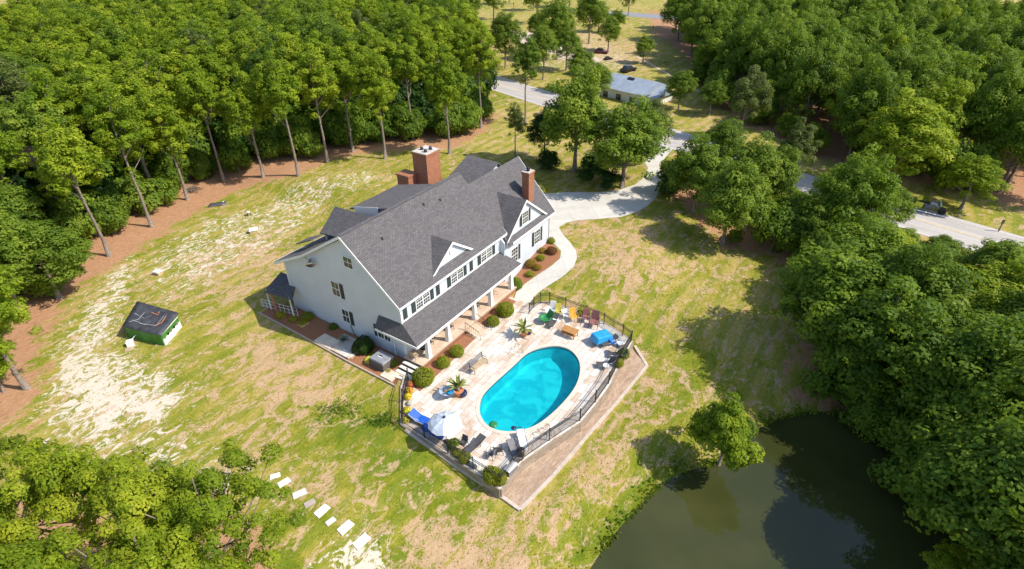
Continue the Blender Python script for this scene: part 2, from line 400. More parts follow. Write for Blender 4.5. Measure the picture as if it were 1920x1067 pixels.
ground = bpy.data.objects.new('ground', me); col.objects.link(ground); tag(ground, kind='structure')
# ---------------------------------------------------------------- draped sheets
def drape(name, pts, mat, off, step=2.0, z=None, holes=(), parent=None, side=0.0):
    bm = bmesh.new(); pts = [np.array(p[:2], float) for p in pts]
    loops = [pts] + [[np.array(p[:2], float) for p in h] for h in holes]
    allp = [p for lp in loops for p in lp]
    vs = [bm.verts.new((p[0], p[1], 0)) for p in allp]
    tris = tessellate_polygon([[Vector((p[0], p[1], 0)) for p in lp] for lp in loops])
    for t in tris:
        try: bm.faces.new([vs[i] for i in t])
        except ValueError: pass
    if z is None:
        xs = [p[0] for p in pts]; ys = [p[1] for p in pts]
        for k in np.arange(min(xs) + step, max(xs), step): bmesh.ops.bisect_plane(bm, geom=bm.verts[:] + bm.edges[:] + bm.faces[:], plane_co=(k, 0, 0), plane_no=(1, 0, 0))
        for k in np.arange(min(ys) + step, max(ys), step): bmesh.ops.bisect_plane(bm, geom=bm.verts[:] + bm.edges[:] + bm.faces[:], plane_co=(0, k, 0), plane_no=(0, 1, 0))
        co = np.array([v.co[:] for v in bm.verts]); zz = T(co[:, 0], co[:, 1]) + off
        for v, q in zip(bm.verts, zz): v.co.z = q
    else:
        for v in bm.verts: v.co.z = z
    bmesh.ops.recalc_face_normals(bm, faces=bm.faces)
    if sum(f.normal.z for f in bm.faces) < 0: bmesh.ops.reverse_faces(bm, faces=bm.faces)
    if side:
        r = bmesh.ops.extrude_face_region(bm, geom=bm.faces[:])
        for e in r['geom']:
            if isinstance(e, bmesh.types.BMVert): e.co.z -= side
        bmesh.ops.recalc_face_normals(bm, faces=bm.faces)
    me = bpy.data.meshes.new(name); bm.to_mesh(me); bm.free(); me.materials.append(mat)
    o = bpy.data.objects.new(name, me); col.objects.link(o)
    if parent: o.parent = parent
    return o
def ribbon(center, width):
    """polygon around a centre line"""
    C = np.array([c[:2] for c in center]); L = []; Rr = []
    for i in range(len(C)):
        d = C[min(i + 1, len(C) - 1)] - C[max(i - 1, 0)]; d /= np.linalg.norm(d) + 1e-9; n = np.array([-d[1], d[0]])
        w = width[i] if hasattr(width, '__len__') else width
        L.append(C[i] + n * w / 2); Rr.append(C[i] - n * w / 2)
    return L + Rr[::-1]
def P(lst, dz=0.0): return [at(a, b, dz)[:2] for a, b in lst]
# road past the property
rc = [(84, 22), (57.0, 64.2 - 1.0), (30.0, 94.0), (5, 123.5), (-3.5, 133.0), (-20, 150), (-60, 190), (-120, 250)]
rc = [(110, 8.0), (85, 33.5), (57.5, 62.2), (29.6, 94.2), (2.5, 127.5), (-18, 152), (-60, 195), (-150, 280)]
rcs = smooth_open(rc, 8)
def road_mat():
    m, n, l, b = newmat('weathered_asphalt'); nt = m.node_tree; g = n.new('ShaderNodeNewGeometry').outputs['Position']
    v = mapping(nt, mapping(nt, g, rot=(0, 0, R(48))), scale=(.06, 1, 1))
    f = noise(nt, v, 1.6, 5, .6); t = noise(nt, g, 9, 4)
    c = ramp(nt, f, [(.35, (.36, .33, .31)), (.65, (.49, .45, .42))])
    c = mixc(nt, .4, c, ramp(nt, t, [(.3, (.35,) * 3), (.7, (.65,) * 3)]), 'OVERLAY')
    l.new(c, b.inputs['Base Color']); b.inputs['Roughness'].default_value = .9; return m
M_road = road_mat()
rd = drape('road', ribbon(rcs, 8.4), M_road, .03, 4.0); tag(rd, kind='structure')
def offset_line(C, d):
    C = np.array(C); out = []
    for i in range(len(C)):
        t = C[min(i + 1, len(C) - 1)] - C[max(i - 1, 0)]; t /= np.linalg.norm(t); out.append(C[i] + np.array([-t[1], t[0]]) * d)
    return out
M_linew = pm('road_paint_white', (.72, .70, .66), .7, var=.12); M_liney = pm('road_paint_yellow', (.68, .55, .30), .7, var=.15)
for k, (d, m_) in enumerate(((-3.75, M_linew), (3.75, M_linew), (-.13, M_liney), (.13, M_liney))):
    o = drape('road_marking', ribbon(offset_line(rcs, d), .13), m_, .036, 4.0); tag(o, kind='structure')
r2 = smooth_open([(20, 240), (30, 235.5), (42, 230), (70, 213), (130, 170)], 4)
rd = drape('far_road', ribbon(r2, 9), pm('grey_asphalt', (.24, .245, .26), .85), .03, 8); tag(rd, kind='structure')
# driveway: from the road down to the parking apron behind the wing
drv = P([(1012, 364), (1060, 361), (1120, 361), (1160, 357), (1190, 347), (1208, 333), (1215, 315), (1205, 300), (1196, 285), (1215, 268), (1262, 279), (1247, 296), (1236, 310), (1240, 330), (1236, 350),
         (1232, 368), (1216, 385), (1196, 397), (1165, 407), (1120, 411), (1085, 413), (1062, 418), (1048, 427), (1056, 441), (1070, 456), (1080, 470), (1082, 484),
         (1076, 500), (1058, 517), (1036, 531), (1014, 545), (1002, 556), (994, 570), (994, 582), (963, 580), (963, 565), (968, 548), (985, 532), (1008, 516), (1034, 499), (1050, 485), (1052, 471), (1040, 458), (1022, 455), (1000, 440), (985, 400)])
M_drive = brickmat('driveway_concrete', (.56, .53, .47), (.62, .59, .53), (.40, .37, .33), 3.4, 3.1, .02, .85, .1, vec='Object', rot=R(-8), stain=.28, offset=0)
dr = drape('driveway', drv, M_drive, .035, 1.5); tag(dr, kind='structure')
for lst, nm in (([(1196, 106), (1240, 130), (1330, 182), (1328, 184), (1238, 132), (1194, 108)], 'dirt_track'),
                ([(955, 56), (1010, 62), (1060, 80), (1085, 100), (1130, 112), (1100, 128), (1055, 112), (1010, 92), (958, 74)], 'dirt_track')):
    o = drape(nm, P(lst), pm('packed_dirt', (.55, .44, .34), .9, scale=.5), .025, 4); tag(o, kind='structure')
# ---------------------------------------------------------------- pond
def pond_mat():
    m, n, l, b = newmat('pond_water'); nt = m.node_tree; g = n.new('ShaderNodeNewGeometry').outputs['Position']
    f = noise(nt, g, .12, 3); l.new(ramp(nt, f, [(.35, (.036, .042, .012)), (.65, (.056, .060, .018))]), b.inputs['Base Color'])
    b.inputs['Roughness'].default_value = .04; b.inputs['IOR'].default_value = 1.33; b.inputs['Specular IOR Level'].default_value = .75
    bump(nt, noise(nt, g, 1.1, 3), .05, .05, b); return m
pw = drape('pond_water', smooth_closed(SHORE[::4] + (SHORE[::4] - SHORE.mean(0)) * .06, 3), pond_mat(), 0, z=WATER); tag(pw, kind='structure')
# ================================================================ patio
PZ = .15
patio_px = [(752, 722), (752, 795), (840, 853), (938, 917), (978, 866), (1030, 829), (1088, 792), (1118, 757), (1143, 722), (1163, 680), (1186, 640), (1168, 626), (1133, 604), (1100, 590), (1060, 575), (1030, 565), (1012, 566), (998, 574)]
patio_w = [unz(a, b, PZ)[:2] for a, b in patio_px] + [h2w(13.6, -2.3), h2w(-.4, -2.3), h2w(-.4, -.4), h2w(-2.0, -.4), h2w(-2.0, -1.4)]
Pc = POOL.mean(0)
def grow(Pn, d):
    out = []
    N = len(Pn)
    for i in range(N):
        t = Pn[(i + 1) % N] - Pn[i - 1]; t /= np.linalg.norm(t); nn = np.array([t[1], -t[0]])
        if np.dot(nn, Pn[i] - Pc) < 0: nn = -nn
        out.append(Pn[i] + nn * d)
    return np.array(out)
patio = drape('patio', patio_w, M_travertine, 0, z=PZ, holes=[list(grow(POOL, .30))]); tag(patio, kind='structure')
# retaining wall around the terrace (visible where the lawn drops away)
edge = [p for p in patio_w[:18]]
wl_ = MB()
for i in range(len(edge) - 1):
    a, b_ = edge[i], edge[i + 1]
    za = Ts(*a) - .6; zb = Ts(*b_) - .6
    t = (b_ - a) / np.linalg.norm(b_ - a); n_ = np.array([t[1], -t[0]])
    if np.dot(n_, a - Pc) < 0: n_ = -n_
    o_ = n_ * .10; i_ = -n_ * .02
    wl_.hexa([(*(a + o_), za), (*(b_ + o_), zb), (*(b_ + i_), zb), (*(a + i_), za), (*(a + o_), PZ - .01), (*(b_ + o_), PZ - .01), (*(b_ + i_), PZ - .01), (*(a + i_), PZ - .01)])
rw = wl_.build('retaining_wall', M_stone); tag(rw, 'tan stone retaining wall carrying the edge of the pool terrace', 'wall')
# coping, basin, water
cop = MB(); ci = grow(POOL, -.02); co_ = grow(POOL, .30); N = len(POOL)
for i in range(N):
    j = (i + 1) % N
    cop.poly([(*ci[i], PZ + .03), (*ci[j], PZ + .03), (*co_[j], PZ + .03), (*co_[i], PZ + .03)])
    cop.poly([(*co_[i], PZ + .03), (*co_[j], PZ + .03), (*co_[j], PZ - .1), (*co_[i], PZ - .1)])
    cop.poly([(*ci[j], PZ + .03), (*ci[i], PZ + .03), (*ci[i], PZ - .12), (*ci[j], PZ - .12)])
pool = empty('swimming_pool', (*Pc, PZ), 0, 'oval turquoise swimming pool with a pale stone rim in the terrace', 'swimming pool')
def pp(o):
    o.parent = pool; o.matrix_parent_inverse = Matrix.Translation((-Pc[0], -Pc[1], -PZ)); return o
pp(cop.build('coping', pm('coping_stone', (.66, .56, .46), .6, var=.08)))
bas = MB(); bi = grow(POOL, .0); b2 = grow(POOL, -.25)
for i in range(N):
    j = (i + 1) % N
    bas.poly([(*bi[j], PZ - .1), (*bi[i], PZ - .1), (*bi[i], -1.3), (*bi[j], -1.3)], True)
    bas.poly([(*bi[j], -1.3), (*bi[i], -1.3), (*b2[i], -1.5), (*b2[j], -1.5)], True)
m_, n, l, b = newmat('pool_liner'); nt = m_.node_tree
vor = n.new('ShaderNodeTexVoronoi'); vor.feature = 'SMOOTH_F1'; vor.inputs['Scale'].default_value = 1.6; g = n.new('ShaderNodeNewGeometry').outputs['Position']
dn = noise(nt, g, .8, 3, .5, .8); l.new(ramp(nt, dn, [(.38, (.06, .50, .60)), (.62, (.22, .70, .74))]), b.inputs['Base Color']); b.inputs['Roughness'].default_value = .6
M_liner = m_
pp(bas.build('basin_wall', M_liner))
tl = MB()
for i in range(N):
    j = (i + 1) % N; q0, q1 = ci[i] * .998 + Pc * .002, ci[j] * .998 + Pc * .002; tl.poly([(*q1, PZ - .1), (*q0, PZ - .1), (*q0, PZ - .30), (*q1, PZ - .30)])
pp(tl.build('tile_line', pm('tile_band', (.03, .16, .26), .25, var=.4, scale=12)))
pp(drape('basin_floor', b2, M_liner, 0, z=-1.5))
m_, n, l, b = newmat('pool_water'); nt = m_.node_tree; n.remove(b)
out = n['Material Output']; tr = n.new('ShaderNodeBsdfTransparent'); tr.inputs[0].default_value = (.22, .87, .90, 1)
gl = n.new('ShaderNodeBsdfGlossy'); gl.inputs['Roughness'].default_value = .03
dfu = n.new('ShaderNodeBsdfDiffuse'); dfu.inputs[0].default_value = (.0, .42, .58, 1)
fr = n.new('ShaderNodeFresnel'); fr.inputs[0].default_value = 1.33
g = n.new('ShaderNodeNewGeometry').outputs['Position']; bm_ = n.new('ShaderNodeBump'); bm_.inputs['Strength'].default_value = .35; bm_.inputs['Distance'].default_value = .05
l.new(noise(nt, g, 2.2, 3), bm_.inputs['Height']); l.new(bm_.outputs[0], fr.inputs['Normal']); l.new(bm_.outputs[0], gl.inputs['Normal'])
mx0 = n.new('ShaderNodeMixShader'); mx0.inputs[0].default_value = .08; l.new(tr.outputs[0], mx0.inputs[1]); l.new(dfu.outputs[0], mx0.inputs[2])
mx = n.new('ShaderNodeMixShader'); l.new(fr.outputs[0], mx.inputs[0]); l.new(mx0.outputs[0], mx.inputs[1]); l.new(gl.outputs[0], mx.inputs[2]); l.new(mx.outputs[0], out.inputs[0])
pp(drape('water', grow(POOL, .01), m_, 0, z=PZ - .14))
# ledge outside the terrace
led_in = [(938, 917), (978, 866), (1030, 829), (1088, 792), (1118, 757), (1143, 722), (1163, 680), (1186, 640)]
led = [unz(a, b, PZ)[:2] for a, b in led_in]
outer = [at(a, b)[:2] for a, b in [(1213, 687), (1160, 752), (1100, 820), (1040, 890), (975, 955)]]
lo = drape('brick_ledge', led + outer, M_ledge, .10, 1.2, side=.4); tag(lo, kind='structure')
kb = MB(); kl = [at(a, b)[:2] for a, b in [(1190, 650), (1213, 687), (1160, 752), (1100, 820), (1040, 890), (975, 957), (930, 925), (850, 872), (760, 808)]]
for i in range(len(kl) - 1):
    a, b_ = kl[i], kl[i + 1]; t = (b_ - a) / np.linalg.norm(b_ - a); n_ = np.array([-t[1], t[0]]) * .13
    a2 = a - t * .0; z0, z1 = Ts(*a), Ts(*b_)
    kb.hexa([(*(a2 - n_), z0 - .3), (*(b_ - n_), z1 - .3), (*(b_ + n_), z1 - .3), (*(a2 + n_), z0 - .3), (*(a2 - n_), z0 + .15), (*(b_ - n_), z1 + .15), (*(b_ + n_), z1 + .15), (*(a2 + n_), z0 + .15)])
k_ = kb.build('ledge_kerb', pm('kerb_stone', (.56, .47, .39), .85, var=.15)); tag(k_, kind='structure')
# ================================================================ house (local axes: x along the front, y to the back)
house = empty('house', (HO[0], HO[1], 0), TH, 'large white two storey house with charcoal shingle roof and covered porch beside the pool', 'house')
H = house
def hb(m, name, mat, parent=H, bevel=0): return m.build(name, mat, parent, bevel)
def slab(pts, th=.16):
    """roof slab: polygon top surface given, thickness straight down"""
    return MB().prism([(p[0], p[1], p[2]) for p in pts][::-1], (0, 0, -th))
# walls
W = MB(); prof = [(0, -.3), (0, 6.0), (5.9, 10.95), (12.0, 7.25), (15.6, 5.55), (15.6, -.3)]
W.prism([(0, v, z) for v, z in prof], (15.1, 0, 0)); hb(W, 'wall', M_siding)
W = MB(); prof = [(-.6, -.3), (-.6, 5.3), (4.7, 9.95), (10.2, 5.6), (10.2, -.3)]
W.prism([(15.12, v, z) for v, z in prof], (9.0, 0, 0)); hb(W, 'wing_wall', M_siding)
# main roof
hb(slab([(-.38, -.38, 6.16), (15.95, -.38, 6.16), (16.35, 5.9, 11.35), (-.38, 5.9, 11.35)]), 'roof', M_shingle)
r2_ = slab([(-.38, 5.9, 11.352), (16.35, 5.9, 11.352), (16.0, 12.0, 7.55), (-.38, 12.0, 7.55)]); hb(r2_, 'roof', M_shingle)
hb(slab([(-.38, 12.0, 7.552), (13.6, 12.0, 7.552), (13.6, 16.75, 5.25), (-.38, 16.75, 5.25)]), 'roof', M_shingle)
# ridge cap
hb(MB().obox((7.98, 5.9, 11.37), (8.36, 0, 0), (0, .16, 0), (0, 0, .03)), 'ridge_cap', M_shingle)
# rake boards, left gable
rk = [(-.38, 6.16), (5.9, 11.35), (12.0, 7.55), (16.75, 5.25)]
for i in range(3):
    (v0, z0), (v1, z1) = rk[i], rk[i + 1]
    hb(MB().hexa([(-.44, v0, z0 - .30), (-.385, v0, z0 - .30), (-.385, v1, z1 - .30), (-.44, v1, z1 - .30), (-.44, v0, z0 - .02), (-.385, v0, z0 - .02), (-.385, v1, z1 - .02), (-.44, v1, z1 - .02)]), 'rake_board', M_white)
# soffits + fascia
hb(MB().box(-.38, -.43, 5.92, 15.95, -.385, 6.15), 'fascia', M_white)
hb(MB().prism([(-.38, -.38, 5.95), (-.38, -.003, 6.0), (-.38, -.003, 5.9), (-.38, -.38, 5.88)], (16.3, 0, 0)), 'soffit', M_white)
hb(MB().box(-.38, 16.76, 5.0, 13.6, 16.81, 5.24), 'fascia', M_white)
hb(MB().prism([(15.96, -.38, 5.95), (15.96, 5.9, 11.15), (15.96, 5.9, 11.3), (15.96, -.38, 6.14)], (.05, 0, 0)), 'rake_board', M_white)
# corner boards and belt trim
for (x0, y0, x1, y1, z0, z1) in ((-.03, -.03, .13, .13, 0, 5.95), (14.98, -.035, 15.115, .0, 3.9, 5.9), (-.03, 15.5, .12, 15.63, 0, 5.5), (24.0, -.63, 24.15, -.48, .6, 5.1)):
    hb(MB().box(x0, y0, z0, x1, y1, z1), 'corner_board', M_white)
hb(MB().box(.14, -.025, 4.17, 14.97, -.002, 4.36), 'belt_trim', M_white)
hb(MB().box(.14, -.025, 5.74, 14.97, -.002, 5.93), 'belt_trim', M_white)
# wing roof
m_w = (10.35 - 5.2) / 5.8
hb(slab([(15.3, -1.1, 5.2), (24.85, -1.1, 5.2), (25.9, 4.7, 10.35), (16.2, 4.7, 10.35)]), 'wing_roof', M_shingle)
hb(slab([(15.3, 4.7, 10.352), (25.9, 4.7, 10.352), (25.4, 10.8, 5.3), (15.3, 10.8, 5.3)]), 'wing_roof', M_shingle)
hb(MB().box(16.0, -1.16, 4.94, 24.85, -1.105, 5.19), 'fascia', M_white)
hb(MB().prism([(16.0, -1.1, 5.0), (16.0, -.603, 5.05), (16.0, -.603, 4.98), (16.0, -1.1, 4.95)], (8.85, 0, 0)), 'soffit', M_white)
hb(MB().hexa([(24.86, -1.1, 4.93), (24.91, -1.1, 4.93), (25.96, 4.7, 10.08), (25.91, 4.7, 10.08), (24.86, -1.1, 5.18), (24.91, -1.1, 5.18), (25.96, 4.7, 10.33), (25.91, 4.7, 10.33)]), 'rake_board', M_white)
# rear ell roof whose ridge runs front to back
hb(slab([(15.6, 5.0, 7.9), (22.2, 5.0, 10.75), (22.2, 9.3, 10.75), (15.6, 9.6, 7.9)]), 'ell_roof', M_shingle)
hb(slab([(22.2, 5.0, 10.752), (25.6, 5.0, 8.0), (25.6, 9.6, 8.0), (22.2, 9.3, 10.752)]), 'ell_roof', M_shingle)
W = MB(); W.prism([(16.2, 9.25, 5), (16.2, 9.25, 7.8), (22.2, 9.25, 10.5), (25.0, 9.25, 8.1), (25.0, 9.25, 5)], (0, -4, 0)); hb(W, 'ell_wall', M_siding)
# front dormers (gable face + two small roof planes running back into the slope)
def gable(name, ua, za, ul, ur, zb, vf, mp, cp, par=H, over=.22, siding_m=None):
    """apex (ua,za), base from ul to ur at zb, face at v=vf; slope of host plane z=mp*v+cp"""
    f = MB(); f.prism([(ul + .15, vf, zb - .3), (ur - .15, vf, zb - .3), (ur - .15, vf, zb), (ua, vf, za - .12), (ul + .15, vf, zb)], (0, .3, 0))
    fo = f.build(name + '_gable', siding_m or M_siding, par)
    vb = (za - cp) / mp
    for s, ue in ((-1, ul), (1, ur)):
        k = (za - zb) / abs(ua - ue); ue2 = ue + s * .18; ze = zb - .18 * k
        vl = max((ze - cp) / mp, vf - over)
        pts = [(ua, vf - over, za), (ua, vb + .35, za), (ue2, vl + .25, ze), (ue2, vf - over, ze)]
        q = MB().prism([(p[0], p[1], p[2]) for p in (pts if s > 0 else pts[::-1])][::-1], (0, 0, -.12)); q.build(name + '_roof', M_shingle, par)
        c = MB().hexa([(ua, vf - over - .04, za - .26), (ue2, vf - over - .04, ze - .26), (ue2, vf - over - .004, ze - .26), (ua, vf - over - .004, za - .26),
                       (ua, vf - over - .04, za + .0), (ue2, vf - over - .04, ze + .0), (ue2, vf - over - .004, ze + .0), (ua, vf - over - .004, za + .0)])
        c.build('rake_board', M_white, par)
    return fo
mm = (11.35 - 6.16) / 6.28; cm = 6.16 + .38 * mm
gable('dormer', 7.75, 8.75, 4.85, 10.6, 6.72, .35, mm, cm)
mw = m_w; cw = 5.2 + 1.1 * mw
gable('wing_dormer', 19.05, 8.85, 15.45, 23.3, 5.55, -.62, mw, cw)
hb(MB().lathe([(.02, 0), (.28, .01), (.30, .05)], 16), 'vent', M_white).matrix_local = Matrix.Translation((7.7, .33, 7.75)) @ Matrix.Rotation(R(90), 4, 'X')
# rear dormers rising past the ridge
W = MB(); W.prism([(7.9, 8.0, 7), (7.9, 13.2, 6.5), (7.9, 13.2, 8.5), (7.9, 8.0, 10.0)], (6.6, 0, 0)); hb(W, 'rear_dormer_wall', M_siding)
hb(slab([(7.6, 7.2, 10.35), (14.8, 7.2, 10.35), (14.8, 13.6, 8.75), (7.6, 13.6, 8.75)]), 'rear_dormer_roof', M_shingle)
gr_ = [((5.5, 7.6, 10.15), (5.5, 13.2, 9.9), (3.1, 13.2, 8.0), (3.1, 10.6, 8.3)), ((5.5, 13.2, 9.9), (5.5, 7.6, 10.15), (7.5, 10.6, 8.4), (7.5, 13.2, 8.0))]
for q in gr_: hb(slab(q, .12), 'rear_dormer_roof', M_shingle)
hb(MB().prism([(3.4, 12.9, 6.8), (7.2, 12.9, 6.8), (7.2, 12.9, 8.1), (5.5, 12.9, 9.75), (3.4, 12.9, 8.1)], (0, -.3, 0)), 'rear_dormer_wall', M_siding)
hb(MB().prism([(7.56, 9.4, 8.45), (7.56, 12.9, 8.2), (7.56, 12.9, 9.1), (7.56, 9.4, 9.9)], (.05, 0, 0)), 'dormer_cheek', M_white)
hb(slab([(1.5, 12.6, 8.1), (3.0, 12.6, 8.1), (3.0, 15.2, 6.9), (1.5, 15.2, 6.9)], .1), 'rear_hatch', M_shingle)
# porch
for q in ([(-.0, 0.0, 4.15), (-.62, -2.15, 2.95), (16.05, -2.1, 2.95), (15.1, 0, 4.15)],):
    hb(slab(q, .12), 'porch_roof', M_shingle)
hb(slab([(0.0, 0.02, 4.15), (0, 2.85, 4.0), (-.68, 2.85, 3.1), (-.62, -2.15, 2.952)], .12), 'porch_roof', M_shingle)
hb(MB().box(-.62, -2.21, 2.68, 16.05, -2.155, 2.94), 'porch_fascia', M_white)
hb(MB().box(-.745, -2.2, 2.70, -.69, 2.85, 2.93), 'porch_fascia', M_white)
hb(MB().box(-.3, -2.0, 2.62, 15.6, -1.72, 2.82), 'porch_beam', M_white)
hb(MB().box(-.5, -2.0, 2.83, 15.8, -.01, 2.86), 'porch_ceiling', M_white)
M_tan = brickmat('porch_floor_stone', (.56, .40, .28), (.66, .52, .40), (.40, .30, .22), .9, .45, .012, .7, .15, vec='Object')
hb(MB().box(-.35, -2.25, .46, 15.25, -.01, .6), 'porch_floor', M_tan)
hb(MB().box(-.25, -2.15, -.1, 15.15, -.02, .455), 'porch_base', M_brick)
for u in (.97, 3.82, 7.94, 10.69, 14.4):
    m = MB(); y = -1.88
    m.box(u - .26, y - .26, .6, u + .26, y + .26, .72); m.hexa([(u - .23, y - .23, .72), (u + .23, y - .23, .72), (u + .23, y + .23, .72), (u - .23, y + .23, .72), (u - .15, y - .15, 2.5), (u + .15, y - .15, 2.5), (u + .15, y + .15, 2.5), (u - .15, y + .15, 2.5)])
    m.box(u - .2, y - .2, 2.5, u + .2, y + .2, 2.62); hb(m, 'porch_post', M_white, bevel=.012)
# front steps
m = MB()
for k in range(3): m.box(6.0, -2.26 - .42 * (k + 1), -.1, 7.75, -2.26 - .42 * k, .46 - .12 * k)
hb(m, 'front_steps', M_tan)
m = MB(); ms = MB()
for k in range(4):
    ms.box(-.36 - .48 * (k + 1), -1.95, -.2, -.36 - .48 * k, -.35, .42 - .13 * k); m.box(-.36 - .48 * (k + 1) - .04, -2.0, .42 - .13 * k, -.36 - .48 * k - .19, -.3, .47 - .13 * k)
hb(ms, 'side_steps', pm('step_riser_dark', (.05, .05, .052), .8)); hb(m, 'stair_tread', M_concrete)
# windows. plane: 'f' front at v=c, 'g' gable at u=c
def window(plane, a0, a1, z0, z1, c, double=False, shutters=(), sw=.42, cols=2, rows=2, par=H):
    def bx(m, p0, p1, q0, q1, d0, d1):
        if plane == 'f': m.box(p0, c - d1, q0, p1, c - d0, q1)
        else: m.box(c - d1, p0, q0, c - d0, p1, q1)
        return m
    fr = MB(); t = .085
    for (p0, p1, q0, q1) in ((a0 - t, a1 + t, z0 - t, z0), (a0 - t, a1 + t, z1, z1 + t), (a0 - t, a0, z0, z1), (a1, a1 + t, z0, z1)): bx(fr, p0, p1, q0, q1, -.01, .06)
    spans = [(a0, a1)]
    if double: mid = (a0 + a1) / 2; bx(fr, mid - .06, mid + .06, z0, z1, -.01, .06); spans = [(a0, mid - .06), (mid + .06, a1)]
    w = fr.build('window', M_white, par)
    for (s0, s1) in spans:
        bx(MB(), s0, s1, z0, z1, -.01, .012).build('pane', M_glass, w)
        mu = MB()
        for k in range(1, cols): x = s0 + (s1 - s0) * k / cols; bx(mu, x - .014, x + .014, z0, z1, .012, .03)
        zm = (z0 + z1) / 2; bx(mu, s0, s1, zm - .03, zm + .03, .012, .04)
        for k in range(1, rows):
            for q in (z0 + (zm - z0) * k / rows, zm + (z1 - zm) * k / rows): bx(mu, s0, s1, q - .012, q + .012, .012, .031)
        mu.build('muntin', M_white, w)
    for s in shutters:
        x0 = a0 - t - .04 - sw if s < 0 else a1 + t + .04
        sh = MB(); bx(sh, x0, x0 + sw, z0 - .05, z1 + .05, -.01, .045)
        n_ = 14
        for k in range(n_): q = z0 + (z1 - z0) * (k + .15) / n_; bx(sh, x0 + .06, x0 + sw - .06, q, q + (z1 - z0) / n_ * .55, .045, .06)
        sh.build('shutter', M_shutter, par)
for (a0, a1, shs) in ((2.0, 3.75, (-1, 1)), (7.0, 8.75, (-1, 1)), (11.85, 13.6, (-1, 1))):
    window('f', a0, a1, 4.45, 5.68, 0, True, shs, .5, 3, 2)
for a in (.28, 4.75, 9.9):
    sh = MB(); sh.box(a, -.045, 4.4, a + .5, .01, 5.72)
    for k in range(14): q = 4.45 + 1.2 * k / 14; sh.box(a + .06, -.06, q, a + .44, -.045, q + .05)
    hb(sh, 'shutter', M_shutter)
# ground floor front, under the porch
for a in (1.6, 4.6, 9.0, 12.0): window('f', a, a + 1.5, 1.1, 2.6, 0, True, (-1, 1), .4, 3, 2)
dr_ = hb(MB().box(7.0, -.05, .6, 7.95, .01, 2.65), 'front_door', pm('door_paint', (.09, .035, .03), .4)); MB().lathe([(.03, 0), (.04, .05), (.0, .07)], 8, (7.12, -.09, 1.6)).build('handle', M_metal, dr_)
# wing windows
window('f', 21.15, 22.25, 2.35, 4.0, -.6, False, (-1, 1), .42, 3, 2)
window('f', 16.45, 17.6, 2.15, 3.9, -.6, False, (1,), .42, 3, 2)
window('f', 18.55, 19.6, 6.05, 7.4, -.63, False, (-1, 1), .4, 3, 2)
# gable windows
window('g', 5.2, 6.3, 8.05, 9.1, 0, False, (), .4, 2, 1)
window('g', 7.75, 8.75, 4.1, 5.65, 0, False, (-1,), .46, 2, 1)
window('g', 7.1, 8.0, 1.25, 2.72, 0, False, (-1,), .46, 2, 1)
window('g', 1.75, 3.3, 1.35, 2.62, 0, True, (1,), .36, 2, 1)
# chimneys
def chimney(x0, y0, x1, y1, zb, zt, shoulder=None):
    m = MB(); m.box(x0, y0, zb, x1, y1, zt - .22); m.box(x0 - .07, y0 - .07, zt - .22, x1 + .07, y1 + .07, zt)
    if shoulder: m.box(*shoulder)
    c = hb(m, 'chimney', M_brick)
    MB().box(x0 - .03, y0 - .03, zt, x1 + .03, y1 + .03, zt + .06).build('chimney_cap', pm('mortar_cap', (.55, .50, .45), .9, var=.3), c)
    return c
c1 = chimney(22.0, .75, 23.1, 1.65, 6.0, 10.4)
MB().lathe([(.2, 0), (.2, .3), (.26, .3), (.05, .42)], 10, (22.55, 1.2, 10.46)).build('chimney_pot', M_iron, c1)
c2 = chimney(16.9, 10.9, 19.2, 12.95, -.2, 12.05)
for dx, dy in ((.55, .5), (1.5, .6), (.9, 1.35)): MB().lathe([(.2, 0), (.17, .3), (.12, .3)], 10, (17 + dx, 11 + dy, 12.11)).build('chimney_pot', M_iron, c2)
hb(MB().box(15.5, 12.6, -.2, 16.9, 14.3, 9.5).box(15.4, 12.5, 9.5, 17.0, 14.4, 9.7), 'chimney_shoulder', M_brick)
# rear lean-to and its deck rail
hb(slab([(-1.35, 13.6, 2.4), (1.0, 15.62, 3.0), (1.2, 18.6, 2.6), (-1.9, 17.4, 2.3)], .1), 'lean_to_roof', M_shingle)
m = MB(); rl = [(-1.0, 13.9), (-1.5, 16.0), (-1.9, 18.4)]
for a in range(2):
    for z in (.2, .62, 1.0): m.tube([(*rl[a], z), (*rl[a + 1], z)], .025, 5)
for a in range(9): t = a / 4; i = min(1, int(t)); f = t - i; x = rl[i][0] * (1 - f) + rl[i + 1][0] * f; y = rl[i][1] * (1 - f) + rl[i + 1][1] * f; m.tube([(x, y, -.1), (x, y, 1.05)], .03, 5)
hb(m, 'deck_rail', M_white)
for q in ((-1.3, 14.2), (-1.7, 17.3)): hb(MB().tube([(*q, 0), (*q, 2.4)], .07, 6), 'lean_to_post', M_white)
# floodlight and downpipes
m = MB().lathe([(.05, 0), (.09, .12), (.26, .42), (.28, .46), (.05, .44)], 14); o = hb(m, 'floodlight', M_metal); o.matrix_local = Matrix.Translation((-.12, 10.9, 7.35)) @ Matrix.Rotation(R(-125), 4, 'Y') @ Matrix.Rotation(R(35), 4, 'X') @ Matrix.Scale(1.5, 4)
hb(MB().tube([(-.3, 12.3, 7.2), (-.1, 11.4, 7.0), (-.05, 11.0, 7.1)], .05, 6), 'floodlight_arm', M_white)
hb(MB().tube([(24.2, -.68, 5.0), (24.2, -.68, .9)], .05, 6), 'downpipe', M_metal)
hb(MB().tube([(-.08, 7.05, 1.2), (-.08, 6.9, .5), (-.08, 6.6, .05)], .03, 6), 'downpipe', M_iron)
hb(MB().tube([(-.07, 1.3, 2.9), (-.07, 1.3, .05)], .05, 6), 'downpipe', M_white)
